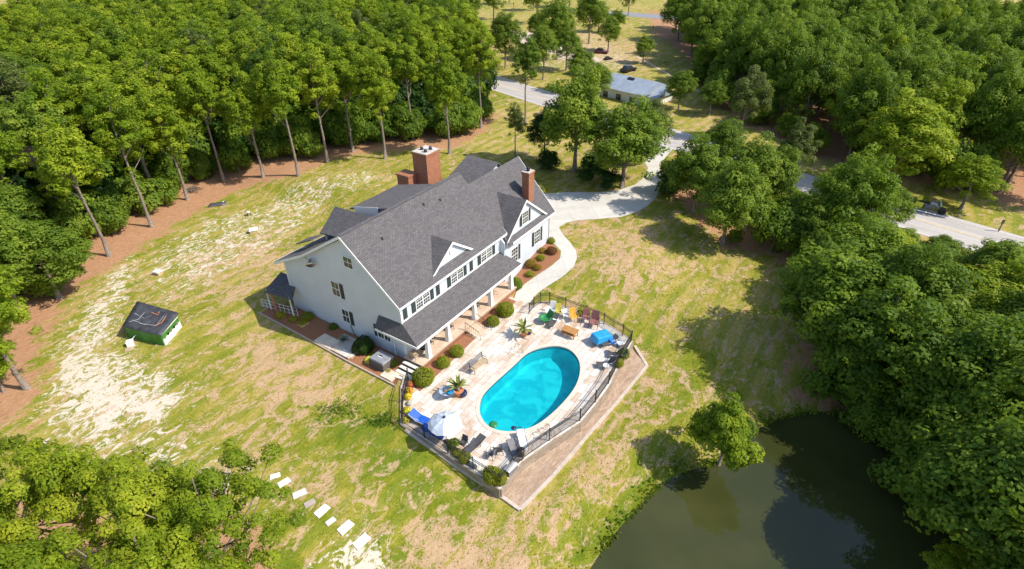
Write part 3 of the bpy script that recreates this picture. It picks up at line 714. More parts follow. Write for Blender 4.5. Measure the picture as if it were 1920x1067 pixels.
# roof vents and pipe boots
for (x, y) in ((3.0, 4.2), (11.6, 4.6), (9.5, 4.9)):
    hb(MB().lathe([(.07, 0), (.07, .35), (.05, .36)], 8, (x, 11.8 - y if False else y, mm * y + cm)), 'vent_pipe', M_shingle)
# ================================================================ vegetation
def leafmat(name, dark, mid, light, trans=.35, rough=.55):
    m, n, l, b = newmat(name); nt = m.node_tree
    oi = n.new('ShaderNodeObjectInfo').outputs['Random']; at_ = n.new('ShaderNodeAttribute'); at_.attribute_name = 'tint'
    f = math_(nt, 'ADD', math_(nt, 'MULTIPLY', at_.outputs['Fac'], .7), math_(nt, 'MULTIPLY', oi, .3))
    c = ramp(nt, f, [(.1, dark), (.5, mid), (.92, light)])
    l.new(c, b.inputs['Base Color']); b.inputs['Roughness'].default_value = rough; b.inputs['Specular IOR Level'].default_value = .12
    t = n.new('ShaderNodeBsdfTranslucent'); l.new(mixc(nt, .6, c, (.34, .46, .01)), t.inputs[0])
    mx = n.new('ShaderNodeMixShader'); mx.inputs[0].default_value = trans
    l.new(b.outputs[0], mx.inputs[1]); l.new(t.outputs[0], mx.inputs[2]); l.new(mx.outputs[0], n['Material Output'].inputs[0]); return m
M_leafL = leafmat('leaf_yellow_green', (.092, .158, .010), (.205, .285, .016), (.39, .44, .032), .4)
M_leafR = leafmat('leaf_deep_green', (.048, .098, .012), (.12, .20, .019), (.27, .35, .034), .38)
M_leafM = leafmat('leaf_mid_green', (.062, .115, .014), (.13, .205, .022), (.26, .33, .038), .38)
M_leafO = leafmat('leaf_olive_grey', (.060, .085, .025), (.10, .13, .035), (.17, .19, .06))
M_leafN = leafmat('leaf_fresh_green', (.090, .150, .010), (.20, .27, .015), (.39, .42, .03), .4)
M_leafS = leafmat('leaf_clipped_shrub', (.12, .16, .010), (.24, .27, .018), (.40, .39, .04), .25)
M_leafRed = leafmat('leaf_copper', (.09, .035, .018), (.16, .065, .03), (.24, .12, .04), .2)
M_leafOr = leafmat('leaf_bronze', (.18, .13, .015), (.30, .19, .03), (.42, .26, .045), .2)
M_leafY = leafmat('leaf_yellow', (.22, .22, .01), (.38, .34, .02), (.50, .42, .03), .2)
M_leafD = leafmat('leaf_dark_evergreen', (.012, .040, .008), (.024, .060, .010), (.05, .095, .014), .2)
def quads_mesh(name, C, Nn, size, tint, mat, rs, aspect=1.0):
    """leaf quads at C with normal Nn (arrays); each is a slightly folded pair"""
    n = len(C); Nn = Nn / (np.linalg.norm(Nn, axis=1, keepdims=True) + 1e-9)
    r = rs.randn(n, 3); t = np.cross(Nn, r); t /= np.linalg.norm(t, axis=1, keepdims=True) + 1e-9; b = np.cross(Nn, t)
    s = size[:, None] * .5
    V = np.stack([C - t * s * aspect, C - b * s * .62 - Nn * s * .12, C + t * s * aspect, C + b * s * .62 - Nn * s * .12], 1).reshape(-1, 3)
    me = bpy.data.meshes.new(name)
    me.vertices.add(len(V)); me.vertices.foreach_set('co', V.ravel().astype(np.float32))
    me.loops.add(n * 4); me.loops.foreach_set('vertex_index', np.arange(n * 4, dtype=np.int32))
    me.polygons.add(n); me.polygons.foreach_set('loop_start', (np.arange(n) * 4).astype(np.int32)); me.polygons.foreach_set('loop_total', np.full(n, 4, np.int32))
    me.update(calc_edges=True)
    a = me.attributes.new('tint', 'FLOAT', 'FACE'); a.data.foreach_set('value', tint.astype(np.float32))
    me.materials.append(mat); return me
def crown(seed, R_, z0, z1, nc, cr, nl, ls, lobes=7, top=1.0, flat=.75, lv=.4):
    """clumps spread on lobes inside an ellipsoid crown; returns centres, normals, sizes, tint, clump centres"""
    rs = np.random.RandomState(seed); zc = (z0 + z1) / 2; hz = (z1 - z0) / 2
    # lobes: directions of main limbs
    ld = []; 
    for k in range(lobes):
        a = 2 * math.pi * (k / lobes * 2.4) + rs.rand() * .8; el = -0.55 + 1.5 * (k + .5) / lobes + rs.rand() * .2
        ld.append((math.cos(a) * math.cos(el), math.sin(a) * math.cos(el), math.sin(el)))
    ld = np.array(ld); lr = (1.05 - lv / 2) + lv * (rs.rand(lobes) - .25)
    cc = []
    while len(cc) < nc:
        k = rs.randint(lobes); d = ld[k] + rs.randn(3) * .42; d /= np.linalg.norm(d)
        rr = lr[k] * (rs.rand() ** .35)
        taper = 1 - .35 * max(0, d[2]) * top
        p = np.array([d[0] * R_ * rr * taper, d[1] * R_ * rr * taper, zc + d[2] * hz * rr])
        if all(np.sum((p - q) ** 2) > (cr * .62) ** 2 for q in cc) or rs.rand() < .06: cc.append(p)
    cc = np.array(cc)
    C = []; Nn = []; S = []; Tn = []
    for p in cc:
        r = cr * (.7 + .6 * rs.rand()); m = int(nl * (r / cr) ** 2)
        d = rs.randn(m, 3); d[:, 2] += .45; d /= np.linalg.norm(d, axis=1, keepdims=True)
        rad = r * (.68 + .38 * rs.rand(m)) ; q = p + d * rad[:, None] * np.array([1, 1, flat])
        out = (p - np.array([0, 0, zc - hz * .3])); out /= np.linalg.norm(out) + 1e-6
        C.append(q); Nn.append(d * 1.0 + out * .35 + np.array([0, 0, .3]) + rs.randn(m, 3) * .30); S.append(ls * (.65 + .7 * rs.rand(m))); Tn.append(np.clip(.5 + .2 * rs.randn() + .15 * rs.randn(m), 0, 1))
    return np.concatenate(C), np.concatenate(Nn), np.concatenate(S), np.concatenate(Tn), cc, rs
def trunk_mesh(name, H_, r0, cc, rs, limbs=9, bend=.25, z0=None):
    m = MB(); k = 7
    pts = [np.array([0, 0, -.4])]; x = np.zeros(2)
    for i in range(1, k + 1): x = x + rs.randn(2) * bend * .35; pts.append(np.array([x[0], x[1], H_ * .88 * i / k]))
    m.tube(pts, [r0 * 1.5] + [r0 * (1 - .78 * i / k) for i in range(1, k + 1)], 7)
    idx = rs.permutation(len(cc))[:limbs]
    for j in idx:
        e = cc[j]; zs = max(.25 * H_, e[2] - (1.2 + .9 * np.hypot(e[0], e[1]) * .8)); i = min(k - 1, zs / (H_ * .88) * k); i0 = int(i); f = i - i0; s = pts[i0] * (1 - f) + pts[min(i0 + 1, k)] * f
        mid = (s + e) / 2 + np.array([0, 0, -.25]) + rs.randn(3) * .12
        m.tube([s, mid, e], [r0 * .38, r0 * .24, r0 * .08], 5, cap=False)
    me_o = m.build(name, M_bark); me = me_o.data; bpy.data.objects.remove(me_o); return me
PROTO = {}
def make_proto(key, seed, mat, H_, R_, z0, nc, cr, nl, ls, r0, **kw):
    limbs = kw.pop('limbs', 9); bend = kw.pop('bend', .25)
    C, Nn, S, Tn, cc, rs = crown(seed, R_, z0, H_ - cr * .4, nc, cr, nl, ls, **kw)
    low = kw.get('low')
    cm_ = quads_mesh('crown', C, Nn, S, Tn, mat, rs); tm = trunk_mesh('trunk', H_, r0, cc, rs, limbs, bend)
    PROTO[key] = (cm_, tm, H_, R_)
for i in range(5): make_proto('slim%d' % i, 10 + i, M_leafL, 17, 2.9 + .25 * (i % 3), 7.4 - .9 * (i % 3), 150, .62, 85, .28, .22, lobes=13, limbs=16, lv=.7)
for i in range(5): make_proto('broad%d' % i, 30 + i, M_leafR, 12.5, 4.6, 1.4, 230, .82, 85, .32, .26, lobes=14, limbs=12, lv=.65)
for i in range(4): make_proto('mid%d' % i, 50 + i, M_leafM, 15, 4.4, 2.8, 210, .80, 85, .31, .25, lobes=13, limbs=14)
for i in range(3): make_proto('near%d' % i, 70 + i, M_leafN, 12.8, 3.7, 6.6, 84, .52, 190, .17, .20, lobes=10, limbs=30, flat=.8, lv=1.1)
for i in range(2): make_proto('olive%d' % i, 80 + i, M_leafO, 12, 3.1, 3.0, 85, .75, 110, .30, .16, lobes=12, limbs=18)
make_proto('pondtree', 91, M_leafM, 6, 2.3, .2, 85, .46, 170, .18, .10, lobes=8, limbs=14, lv=.9, top=1.6)
for i in range(2): make_proto('scrub%d' % i, 95 + i, M_leafM, 4.2, 2.0, .0, 34, .8, 100, .32, .07, lobes=6, limbs=4)
def tree(key, x, y, s=1.0, h=None, rz=None, label='', group=None, name='tree', cat='tree', lean=(0, 0), mat=None, z=None):
    cm_, tm, H_, R_ = PROTO[key]
    o = empty(name, (x, y, Ts(x, y) if z is None else z), random.uniform(0, 6.28) if rz is None else rz, label, cat, group)
    o.rotation_euler[0] = lean[0]; o.rotation_euler[1] = lean[1]
    o.scale = (s, s, (h / H_) if h else s)
    for me_, nm in ((tm, 'trunk'), (cm_, 'crown')):
        c = bpy.data.objects.new(nm, me_); col.objects.link(c); c.parent = o
        if mat and nm == 'crown': c.material_slots[0].link = 'OBJECT'; c.material_slots[0].material = mat
    return o
random.seed(7)
PLACED = []
def seen(x, y, h, mx=60, r=4):
    z = Ts(x, y)
    for zz in (z, z + h * .5, z + h):
        a, b_, c = pr(x, y, zz)
        m = mx + r * FPX / max(c, 1)
        if c > 1 and -m < a < 1920 + m and -m < b_ < 1067 + m: return True
    return False
CLEAR = [np.array(q, float) for q in ([(1700, 362), (1930, 422), (1930, 480), (1790, 452), (1700, 410)], [(1486, 300), (1560, 322), (1560, 350), (1490, 332)])]
def blocks(x, y, h):
    z = Ts(x, y)
    for f, r in ((1.0, 1.2), (.85, 3.2), (.6, 4.0), (.3, 3.5)):
        for s_ in (-1, 0, 1):
            a, b_, c = pr(x + s_ * r, y, z + h * f)
            if c > 1 and any(sdist(q, np.array([a]), np.array([b_]))[0] < 0 for q in CLEAR): return True
    return False
def fill(polys, spacing, keys, hs, labels, group, name, jitter=.34, avoid=(), extra=0, cap=400, front=None, cat='tree', smin=.85, smax=1.15):
    n = 0; c30, s30 = math.cos(.5), math.sin(.5)
    pts = []
    for i in range(-60, 60):
        for j in range(-60, 60):
            a = (i + .5 * (j & 1)) * spacing; b_ = j * spacing * .87
            x = a * c30 - b_ * s30 + random.uniform(-jitter, jitter) * spacing; y = 90 + a * s30 + b_ * c30 + random.uniform(-jitter, jitter) * spacing
            if y < 2: continue
            pts.append((x, y))
    arr = np.array(pts); inside = np.zeros(len(arr), bool)
    for p in polys: inside |= sdist(p, arr[:, 0], arr[:, 1]) < 0
    cand = [p for p, k in zip(pts, inside) if k]
    cand.sort(key=lambda p: p[0] ** 2 + p[1] ** 2)
    for x, y in cand:
        h = random.uniform(*hs)
        if not seen(x, y, h, 10 + extra): continue
        if any((x - a) ** 2 + (y - b_) ** 2 < (spacing * .62) ** 2 for a, b_ in PLACED): continue
        if any((x - a) ** 2 + (y - b_) ** 2 < r * r for a, b_, r in avoid): continue
        if n >= cap: break
        if blocks(x, y, h): continue
        PLACED.append((x, y)); n += 1
        q = random.random(); tree(random.choice(keys), x, y, random.uniform(smin, smax), h, None, labels, group, name, cat, mat=(M_leafM if q < .18 else M_leafO if q < .23 else None) if keys[0][0] == 's' else (M_leafM if q < .28 else M_leafL if q < .36 else None))
    return n
def lm(key, px, py, h, s, label, group=None, name='tree', rz=None, lean=(0, 0), mat=None, dz=0):
    p = at(px, py); PLACED.append((p[0], p[1])); return tree(key, p[0], p[1], s, h, rz, label, group, name, 'tree', lean, mat, p[2] + dz)
# --- edge trees of the left wood, trunks bare
for i, (px, py, h, txt) in enumerate((
    (205, 480, 17, 'tall pale trunked tree standing furthest out on the sandy lawn edge near the left'),
    (285, 425, 18, 'tall tree with long straight bare trunk beside the sandy grass, second from left'),
    (352, 375, 16, 'tall tree at the wood edge just behind the dark tarp on the grass'),
    (420, 340, 18, 'tall slender tree at the wood edge directly behind the small stool on the lawn'),
    (494, 332, 16, 'slim tree set back into the wood edge with dark foliage at its foot'),
    (560, 330, 18, 'tall tree with bright lower leaves and a clear trunk left of the brick chimneys'),
    (615, 305, 17, 'slim forest edge tree standing behind the white sandy patch near the house'),
    (722, 298, 17, 'tall straight trunked tree just left of the wide brick chimney'),
    (662, 285, 16, 'tree of the wood edge between two clear trunks, left of the wide chimney'),
    (843, 288, 16, 'bright leafed tree directly behind the wide brick chimney'),
    (775, 262, 17, 'tree set back in the wood above the small brick chimney'),
    (902, 240, 17, 'last tree of the left wood, overlooking the small lawn behind the house'),
    (182, 442, 14, 'leaning forked tree behind the outermost pale trunk at the left'))):
    keys = 'slim%d' % (i % 5)
    lm(keys, px, py, h, 1.0, txt, name='forest_tree')
lm('mid0', 45, 587, 12.5, .9, 'leafy tree with slanting trunk at the left picture edge above the green shed', name='forest_tree')
lm('slim2', 52, 728, 13, 1.0, 'tree with leaning trunk on bare soil at the lower left edge', name='forest_tree')
for px, py, h, t in ((-12, 612, 9.5, 'leafy low tree cut by the left edge, level with the green hut'), (-45, 690, 10, 'leafy tree cut by the left edge below the green hut'), (4, 668, 7, 'low tree at the left edge between two leaning trunks'), (-25, 560, 9, 'leafy tree cut by the left edge above the slanting trunk'), (18, 525, 9, 'dense tree at the left edge above the white sand'), (-30, 765, 9.5, 'dense tree at the left edge just above the lower left clump'), (8, 735, 5.5, 'small bushy tree at the foot of the lower leaning trunk')):
    lm('mid%d' % (int(py) % 4), px, py, h, h / 13, t, name='edge_tree', mat=M_leafL)
lm('mid1', 112, 560, 10, .95, 'low spreading bushy tree at the left bordering the white sand', name='forest_tree')
lm('mid2', 60, 500, 11, .9, 'bushy tree behind the low spreading one at the left edge', name='forest_tree')
FL = [wpoly(p) for p in ([(-1500, 48), (-1100, 760), (-20, 745), (15, 600), (85, 515), (160, 440), (240, 392), (330, 345), (400, 310), (540, 296), (640, 276), (700, 262), (840, 245), (905, 205), (880, 150), (840, 92), (800, 48)],)]
nL = fill(FL, 6.1, ['slim0', 'slim1', 'slim2', 'slim3', 'slim4'], (16.2, 17.8), 'tall slender tree of the dense wood behind and left of the white house', 'trees of the dense wood left of the house', 'forest_tree', extra=20, cap=270, smin=1.05, smax=1.4)
# --- trees between house and road
lm('slim1', 966, 296, 8.5, .5, 'small thin tree with bare lower trunk right behind the house roof peak', name='young_tree', mat=M_leafO)
lm('slim3', 985, 232, 15.5, .85, 'thin open crowned tree with two stems in front of the road', name='roadside_tree', mat=M_leafM)
lm('broad1', 1077, 322, 15.2, 1.22, 'large round crowned tree with clear dark trunk behind the driveway apron', name='shade_tree', mat=M_leafM)
lm('broad4', 1166, 352, 12.6, 1.22, 'large broad tree hanging over the driveway bend', name='shade_tree', mat=M_leafM)
lm('olive0', 1212, 300, 9.5, 1.1, 'grey green tree beside the driveway mouth, in front of the blue roofed house', name='shade_tree')
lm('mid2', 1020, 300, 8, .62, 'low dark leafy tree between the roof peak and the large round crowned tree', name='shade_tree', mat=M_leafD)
lm('broad0', 1355, 458, 11.0, .92, 'broad tree with pale trunk on the lawn edge right of the driveway', name='shade_tree', mat=M_leafM)
lm('broad1', 1300, 400, 10.5, .85, 'dense tree at the inner curve of the driveway', name='shade_tree', mat=M_leafM)
lm('broad2', 1395, 402, 10.5, .9, 'dense tree behind the pale trunked tree on the lawn edge', name='shade_tree', mat=M_leafM)
lm('mid0', 1342, 345, 9.5, .7, 'tree close to the road right of the driveway mouth', name='shade_tree')
lm('olive1', 1480, 345, 9.5, .8, 'pointed olive green tree rising alone in front of the dark wood', name='roadside_tree')
lm('olive0', 1388, 262, 12.0, .95, 'tall pale olive tree across the road from the driveway', name='roadside_tree')
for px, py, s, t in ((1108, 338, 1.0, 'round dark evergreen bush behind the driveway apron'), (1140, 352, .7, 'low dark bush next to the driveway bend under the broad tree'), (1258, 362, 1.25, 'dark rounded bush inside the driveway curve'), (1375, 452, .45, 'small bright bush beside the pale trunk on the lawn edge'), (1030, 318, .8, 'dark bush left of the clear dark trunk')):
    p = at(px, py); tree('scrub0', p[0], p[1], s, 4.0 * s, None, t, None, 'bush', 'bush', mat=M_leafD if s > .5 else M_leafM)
for px, py, h, s_, t in ((1140, 96, 9, .7, 'small tree between the parked cars and the far lawn'), (1062, 132, 10, .8, 'tree on the sandy yard left of the parked cars'), (1205, 118, 7, .55, 'small tree right behind the blue roofed house'), (1010, 100, 11, .8, 'tree near the parking place at the upper centre'), (1118, 205, 9, .7, 'tree in front of the left end of the blue roofed house'), (1272, 205, 7.5, .62, 'tree hiding the right corner of the blue roofed house'), (1085, 172, 10, .7, 'tree between the road and the sandy yard'), (1018, 150, 12, .8, 'tree beside the road above the thin two stemmed tree'), (948, 128, 13, .9, 'tree at the end of the left wood close to the road'), (1330, 215, 6.5, .6, 'small tree on the verge right of the blue roofed house')):
    lm('mid%d' % (int(px) % 4), px, py, h, s_, t, name='roadside_tree')
# --- trees beyond the road
for i, (px, py, h, s, t) in enumerate((
    (1044, 112, 15, 1.05, 'tall tree standing by the parking place beyond the road'), (1104, 82, 15, 1.0, 'tree with clear trunk on the far lawn near the top centre'),
    (1006, 45, 15, 1.0, 'tree on the far lawn at the top left of the parking place'), (926, 36, 14, .95, 'tree at the top edge above the small parking area, left'), (1122, 60, 9, .7, 'small tree beside the grey far road'),
    (1155, 62, 7, .7, 'low dense bushy tree beside the far road, under the wood'), (955, 8, 13, 1, 'tree at the very top of the picture above the far lawn'), (1178, 30, 13, .8, 'narrow tree at the left end of the dark wood by the far road'),
    (1068, 14, 14, 1, 'dark tree at the top centre beyond the far road'), (875, 60, 15, 1, 'tree at the upper end of the left wood near the parking place'), (1000, 20, 13, .9, 'tree at the top centre left of the far road'))):
    lm('mid%d' % (i % 4), px, py, h, s, t, name='far_tree')
FR1 = [wpoly(p) for p in ([(1228, 34), (1262, 92), (1318, 140), (1345, 190), (1430, 240), (1550, 295), (1640, 322), (1700, 330), (1850, 358), (1960, 385), (2600, 520), (2600, 34)],)]
nR1 = fill(FR1, 6.6, ['broad0', 'broad1', 'broad2', 'broad3', 'broad4'], (12.5, 16.5), 'tall full crowned tree in the dark green wood beyond the road', 'trees of the wood beyond the road', 'woodland_tree', extra=25, cap=170)
lm('mid1', 1665, 352, 14, 1.25, 'big bright green tree at the front of the wood beyond the road', name='woodland_tree', mat=M_leafL)
lm('mid2', 1800, 392, 7.5, .8, 'small bright tree with short pale trunk on the far verge behind the parked motorcycle', name='woodland_tree', mat=M_leafL)
for i, (x, y, h, t) in enumerate(((33.5, 31.5, 12.5, 'big tree on the right pond bank where the water bends down'), (34.0, 26.0, 12.5, 'big tree on the right pond bank, lower than the bend'), (32.6, 21.0, 11.5, 'big tree at the bottom edge overhanging the right pond shore'), (38.5, 29, 13, 'tall tree behind the pond bank trees at the right edge'), (30.0, 36.8, 12, 'tree at the top right corner of the pond'), (37.5, 22.5, 12.5, 'tree in the very bottom right corner'))):
    PLACED.append((x, y)); tree('broad%d' % (i % 5), x, y, 1.1, h, None, t, None, 'pond_bank_tree', 'tree')
for px, py, h, s_, t in ((1600, 418, 8, .7, 'tree at the near road verge right of the alone standing pointed olive tree'), (1650, 440, 6.5, .6, 'pale topped tree close to the near road verge'), (1560, 392, 6, .6, 'low tree on the near verge where the road vanishes'), (1748, 522, 5.2, .55, 'rounded tree below the parked motorcycle'), (1838, 580, 8, .8, 'isolated full tree just below the visible road at the right'), (1930, 610, 7, .7, 'tree at the right edge just below the road')):
    lm('mid%d' % (int(px) % 4), px, py, h, s_, t, name='verge_tree')
FR2 = [wpoly(p) for p in ([(1425, 405), (1470, 405), (1560, 405), (1640, 430), (1700, 480), (1800, 560), (1920, 610), (2500, 800), (2500, 1500), (1950, 1500), (1840, 1180), (1790, 1010), (1745, 905), (1690, 822), (1600, 750), (1560, 700), (1570, 600), (1548, 540), (1500, 475), (1440, 428)],)]
nR2 = fill(FR2, 5.6, ['broad0', 'broad1', 'broad2', 'broad3', 'broad4'], (9.0, 13), 'dense broadleaf tree in the wood right of the lawn and pond', 'trees of the wood right of the lawn', 'broadleaf_tree', extra=160, cap=150)
nR3 = fill(FR2, 4.6, ['mid0', 'mid1', 'mid2', 'mid3', 'broad2'], (6.0, 8.5), 'smaller tree filling the wood between lawn and road, lower than its neighbours', 'smaller trees of the wood right of the lawn', 'broadleaf_tree', extra=60, cap=90, smin=.62, smax=.8)
nR4 = fill(FR2, 3.6, ['mid1', 'mid3', 'broad0'], (4.0, 5.6), 'low young tree near the road in the wood right of the lawn', 'low young trees near the road', 'young_tree', extra=20, cap=60, smin=.5, smax=.62)
lm('broad3', 1548, 655, 11, 1.15, 'massive round tree bulging furthest onto the lawn above the pond', name='broadleaf_tree')
lm('broad1', 1440, 398, 9, .8, 'dense low tree at the front corner of the right wood near the lawn edge', name='broadleaf_tree', mat=M_leafM)
# pond-side tree
lm('pondtree', 1347, 872, 7.6, 1.25, 'small rounded tree standing alone on the pond bank', name='pond_tree', mat=M_leafL)
lm('scrub1', 1385, 818, 2.2, .55, 'low bush on the bank right behind the lone pond tree', name='bush') ['category'] = 'bush'
# near trees, bottom left
for i, (x, y, h, t) in enumerate(((-15.6, 18.4, 12.6, 'near tree with long leaning trunk rising from the bottom edge, rightmost of its clump'), (-17.6, 18.6, 12.8, 'near tree in the middle of the lower left clump, just behind the long leaning trunk'), (-22.5, 19.5, 12.8, 'near tree in the lower left corner whose crown tops the clump'),
    (-27.5, 18.5, 12.5, 'near tree at the far lower left, cut by the picture edge'), (-15.2, 13.2, 12.6, 'near tree at the bottom edge left of the leaning trunk'), (-20.5, 14.0, 12.4, 'near tree at the bottom edge in the middle of the lower left clump'), (-13.6, 13.0, 11.6, 'near tree low in the frame under the leaning trunk'), (-25.5, 13.5, 12.6, 'near tree in the very bottom left corner'), (-24.8, 16.4, 12.3, 'near tree of the lower left clump, between corner and top crown'), (-17.0, 16.0, 12.0, 'near tree of the lower left clump, left of the leaning trunk foot'))):
    x -= .6; PLACED.append((x, y)); tree('near%d' % (i % 3), x, y, 1.0, h + .5, None, t, None, 'near_tree', 'tree', (R(2), R(-3)))
# --- undergrowth along the wood edges
def rowof(pts, n, s0, s1, label, group, name, keys=('scrub0', 'scrub1'), mats=(M_leafM, M_leafR), spread=1.6):
    P_ = [at(a, b_)[:2] for a, b_ in pts]; L = [0]
    for a, b_ in zip(P_, P_[1:]): L.append(L[-1] + np.linalg.norm(b_ - a))
    for k in range(n):
        t = L[-1] * (k + .5) / n
        i = max(j for j in range(len(L) - 1) if L[j] <= t); f = (t - L[i]) / (L[i + 1] - L[i]); p = P_[i] * (1 - f) + P_[i + 1] * f + np.array([random.gauss(0, spread), random.gauss(0, spread)])
        s = random.uniform(s0, s1); tree(random.choice(keys), p[0], p[1], s, 4.2 * s * random.uniform(.9, 1.5), None, label, group, name, 'bush', mat=random.choice(mats))
rowof([(20, 575), (90, 508), (175, 440), (255, 385), (345, 338), (450, 310), (560, 292), (660, 274), (760, 258), (860, 246), (905, 210)], 60, .7, 1.25, 'green undergrowth bush at the shaded foot of the left wood edge', 'undergrowth along the left wood', 'undergrowth_bush', spread=1.8)
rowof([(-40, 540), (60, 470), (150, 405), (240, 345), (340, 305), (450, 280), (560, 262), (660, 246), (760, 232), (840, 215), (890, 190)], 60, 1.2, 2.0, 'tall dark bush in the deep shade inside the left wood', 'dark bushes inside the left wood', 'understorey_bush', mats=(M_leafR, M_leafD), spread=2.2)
rowof([(1300, 130), (1360, 195), (1450, 245), (1560, 300), (1660, 330), (1850, 362), (1920, 382)], 20, .9, 1.5, 'dark undergrowth bush at the foot of the wood beyond the road', 'undergrowth beyond the road', 'undergrowth_bush')
rowof([(1400, 415), (1470, 455), (1540, 530), (1580, 640), (1590, 730), (1660, 800), (1720, 870), (1780, 980)], 26, .8, 1.4, 'undergrowth bush at the foot of the wood right of the lawn and pond', 'undergrowth right of the lawn', 'undergrowth_bush', mats=(M_leafR,))
print('TREES', nL, nR1, nR2, nR3, nR4)
# ================================================================ terrace fence
def pat(px, py): return unz(px, py, PZ)
fence = empty('pool_fence', (0, 0, 0), 0, 'black iron picket fence running round the pool terrace', 'fence')
fpx = [(766, 712), (756, 752), (755, 793), (840, 850), (938, 912), (978, 862), (1030, 826), (1087, 789), (1116, 754), (1141, 719), (1161, 679), (1183, 641), (1167, 629), (1132, 607), (1099, 593), (1060, 578), (1030, 568), (1013, 569), (1001, 577), (992, 588)]
FP = [pat(*p)[:2] for p in fpx]
sg = MB()
def fpost(x, y): MB().box(x - .04, y - .04, PZ, x + .04, y + .04, PZ + 1.3).box(x - .055, y - .055, PZ + 1.3, x + .055, y + .055, PZ + 1.34).build('post', M_iron, fence)
for i in range(len(FP) - 1):
    a, b = FP[i], FP[i + 1]; L = np.linalg.norm(b - a); ns = max(1, round(L / 2.3)); d = (b - a) / L; nn = np.array([-d[1], d[0]])
    for k in range(ns):
        p, q = a + (b - a) * k / ns, a + (b - a) * (k + 1) / ns; fpost(*p); m = MB(); l_ = L / ns
        for z in (.12, 1.0, 1.2): c = (p + q) / 2; m.obox((*c, PZ + z), (*(d * (l_ / 2 - .04)), 0), (*(nn * .016), 0), (0, 0, .02))
        n_ = int(l_ / .13)
        for j in range(1, n_): c = p + (q - p) * j / n_; m.obox((*c, PZ + .64), (*(d * .011), 0), (*(nn * .011), 0), (0, 0, .56))
        m.build('panel', M_iron, fence)
fpost(*FP[-1])
# ================================================================ small builders
def ang(a, b): return math.atan2(b[1] - a[1], b[0] - a[0])
def lounger(mat, frame, back=35, L=1.9, w=.62):
    """foot at x=0, head towards +x"""
    e = empty('sun_lounger'); h = .34; xs = L * .6
    MB().box(0, -w / 2 + .03, h - .02, xs, w / 2 - .03, h + .03).build('seat', mat, e, .01)
    c, s = math.cos(R(back)), math.sin(R(back)); lb = L * .42; ba = MB()
    ba.hexa([(xs, -w / 2 + .03, h - .02), (xs + lb * c, -w / 2 + .03, h - .02 + lb * s), (xs + lb * c, w / 2 - .03, h - .02 + lb * s), (xs, w / 2 - .03, h - .02),
             (xs - .04 * s, -w / 2 + .03, h + .03), (xs + lb * c - .05 * s, -w / 2 + .03, h + .03 + lb * s), (xs + lb * c - .05 * s, w / 2 - .03, h + .03 + lb * s), (xs - .04 * s, w / 2 - .03, h + .03)])
    ba.build('backrest', mat, e)
    for sy in (-1, 1):
        y = sy * w / 2; MB().tube([(0, y, h), (xs, y, h), (xs + lb * c, y, h + lb * s)], .022, 6).build('frame_rail', frame, e)
        for x in (.15, xs + .1): MB().tube([(x, y, h), (x + (.05 if x > 1 else -.05), y, 0)], .02, 6).build('leg', frame, e)
        MB().tube([(xs - .35, y, h + .02), (xs - .3, y, h + .22), (xs + .1, y, h + .24), (xs + .22, y, h + .16)], .018, 6).build('armrest', frame, e)
    return e
def chair(mat, frame, tall=.5, w=.56):
    e = empty('patio_chair'); h = .42
    MB().box(-.26, -w / 2, h - .03, .26, w / 2, h + .03).build('seat', mat, e, .015)
    MB().hexa([(-.30, -w / 2, h), (-.24, -w / 2, h), (-.24, w / 2, h), (-.30, w / 2, h), (-.45, -w / 2 + .03, h + tall), (-.40, -w / 2 + .03, h + tall), (-.40, w / 2 - .03, h + tall), (-.45, w / 2 - .03, h + tall)]).build('backrest', mat, e, .015)
    for sy in (-1, 1):
        y = sy * (w / 2 + .02)
        for x0, x1 in ((.24, .28), (-.26, -.34)): MB().tube([(x0, y, h + .02), (x1, y, 0)], .02, 6).build('leg', frame, e)
        MB().tube([(.25, y, h), (.22, y, h + .22), (-.33, y, h + .24)], .02, 6).build('armrest', frame, e)
    return e
def sidetable(mat, r=.26, h=.42):
    e = empty('side_table'); MB().lathe([(r, 0), (r, .03)], 20, (0, 0, h)).build('tabletop', mat, e)
    for k in range(3): t = k * 2.1; MB().tube([(r * .5 * math.cos(t), r * .5 * math.sin(t), h), (r * .9 * math.cos(t), r * .9 * math.sin(t), 0)], .015, 5).build('leg', mat, e)
    return e
def put(e, px, py, rz, label, cat, name=None, group=None, s=1.0, z=PZ, ground=False):
    p = at(px, py) if ground else unz(px, py, z); e.location = (p[0], p[1], p[2] + .002); e.rotation_euler[2] = R(rz); e.scale = (s, s, s)
    if name: e.name = name
    return tag(e, label, cat, group)
# rz: world azimuth of +x (image right = 0, away from camera = 90)
G1 = 'grey sun loungers along the right of the terrace'
put(lounger(M_dark, M_metal, 30), 1127, 651, 28, 'dark lounger nearest the blue tarp covered thing, its head toward the far fence corner', 'sun lounger')
put(lounger(M_dark, M_metal, 42), 1140, 668, -10, 'dark lounger between two others at the right fence, middle of three', 'sun lounger')
put(lounger(M_dark, M_metal, 48), 1118, 688, 5, 'dark lounger closest to the pool at the right fence, lowest of three', 'sun lounger')
put(lounger(M_dark, M_metal, 35), 1030, 617, 62, 'striped grey lounger beside the green basket chair', 'sun lounger')
put(lounger(M_dark, M_iron, 20), 874, 853, 48, 'long dark lounger at the lower fence in front of the planter', 'sun lounger')
put(chair(M_dark, M_iron), 868, 838, -120, 'dark square chair just right of the silver umbrella', 'chair')
put(chair(M_dark, M_iron, .7), 934, 850, 105, 'dark folding chair standing at the lower end of the pool, right one of a pair', 'chair')
put(chair(M_grey, M_iron, .6), 921, 856, 150, 'grey chair crouched against the dark folding chair below the pool', 'chair')
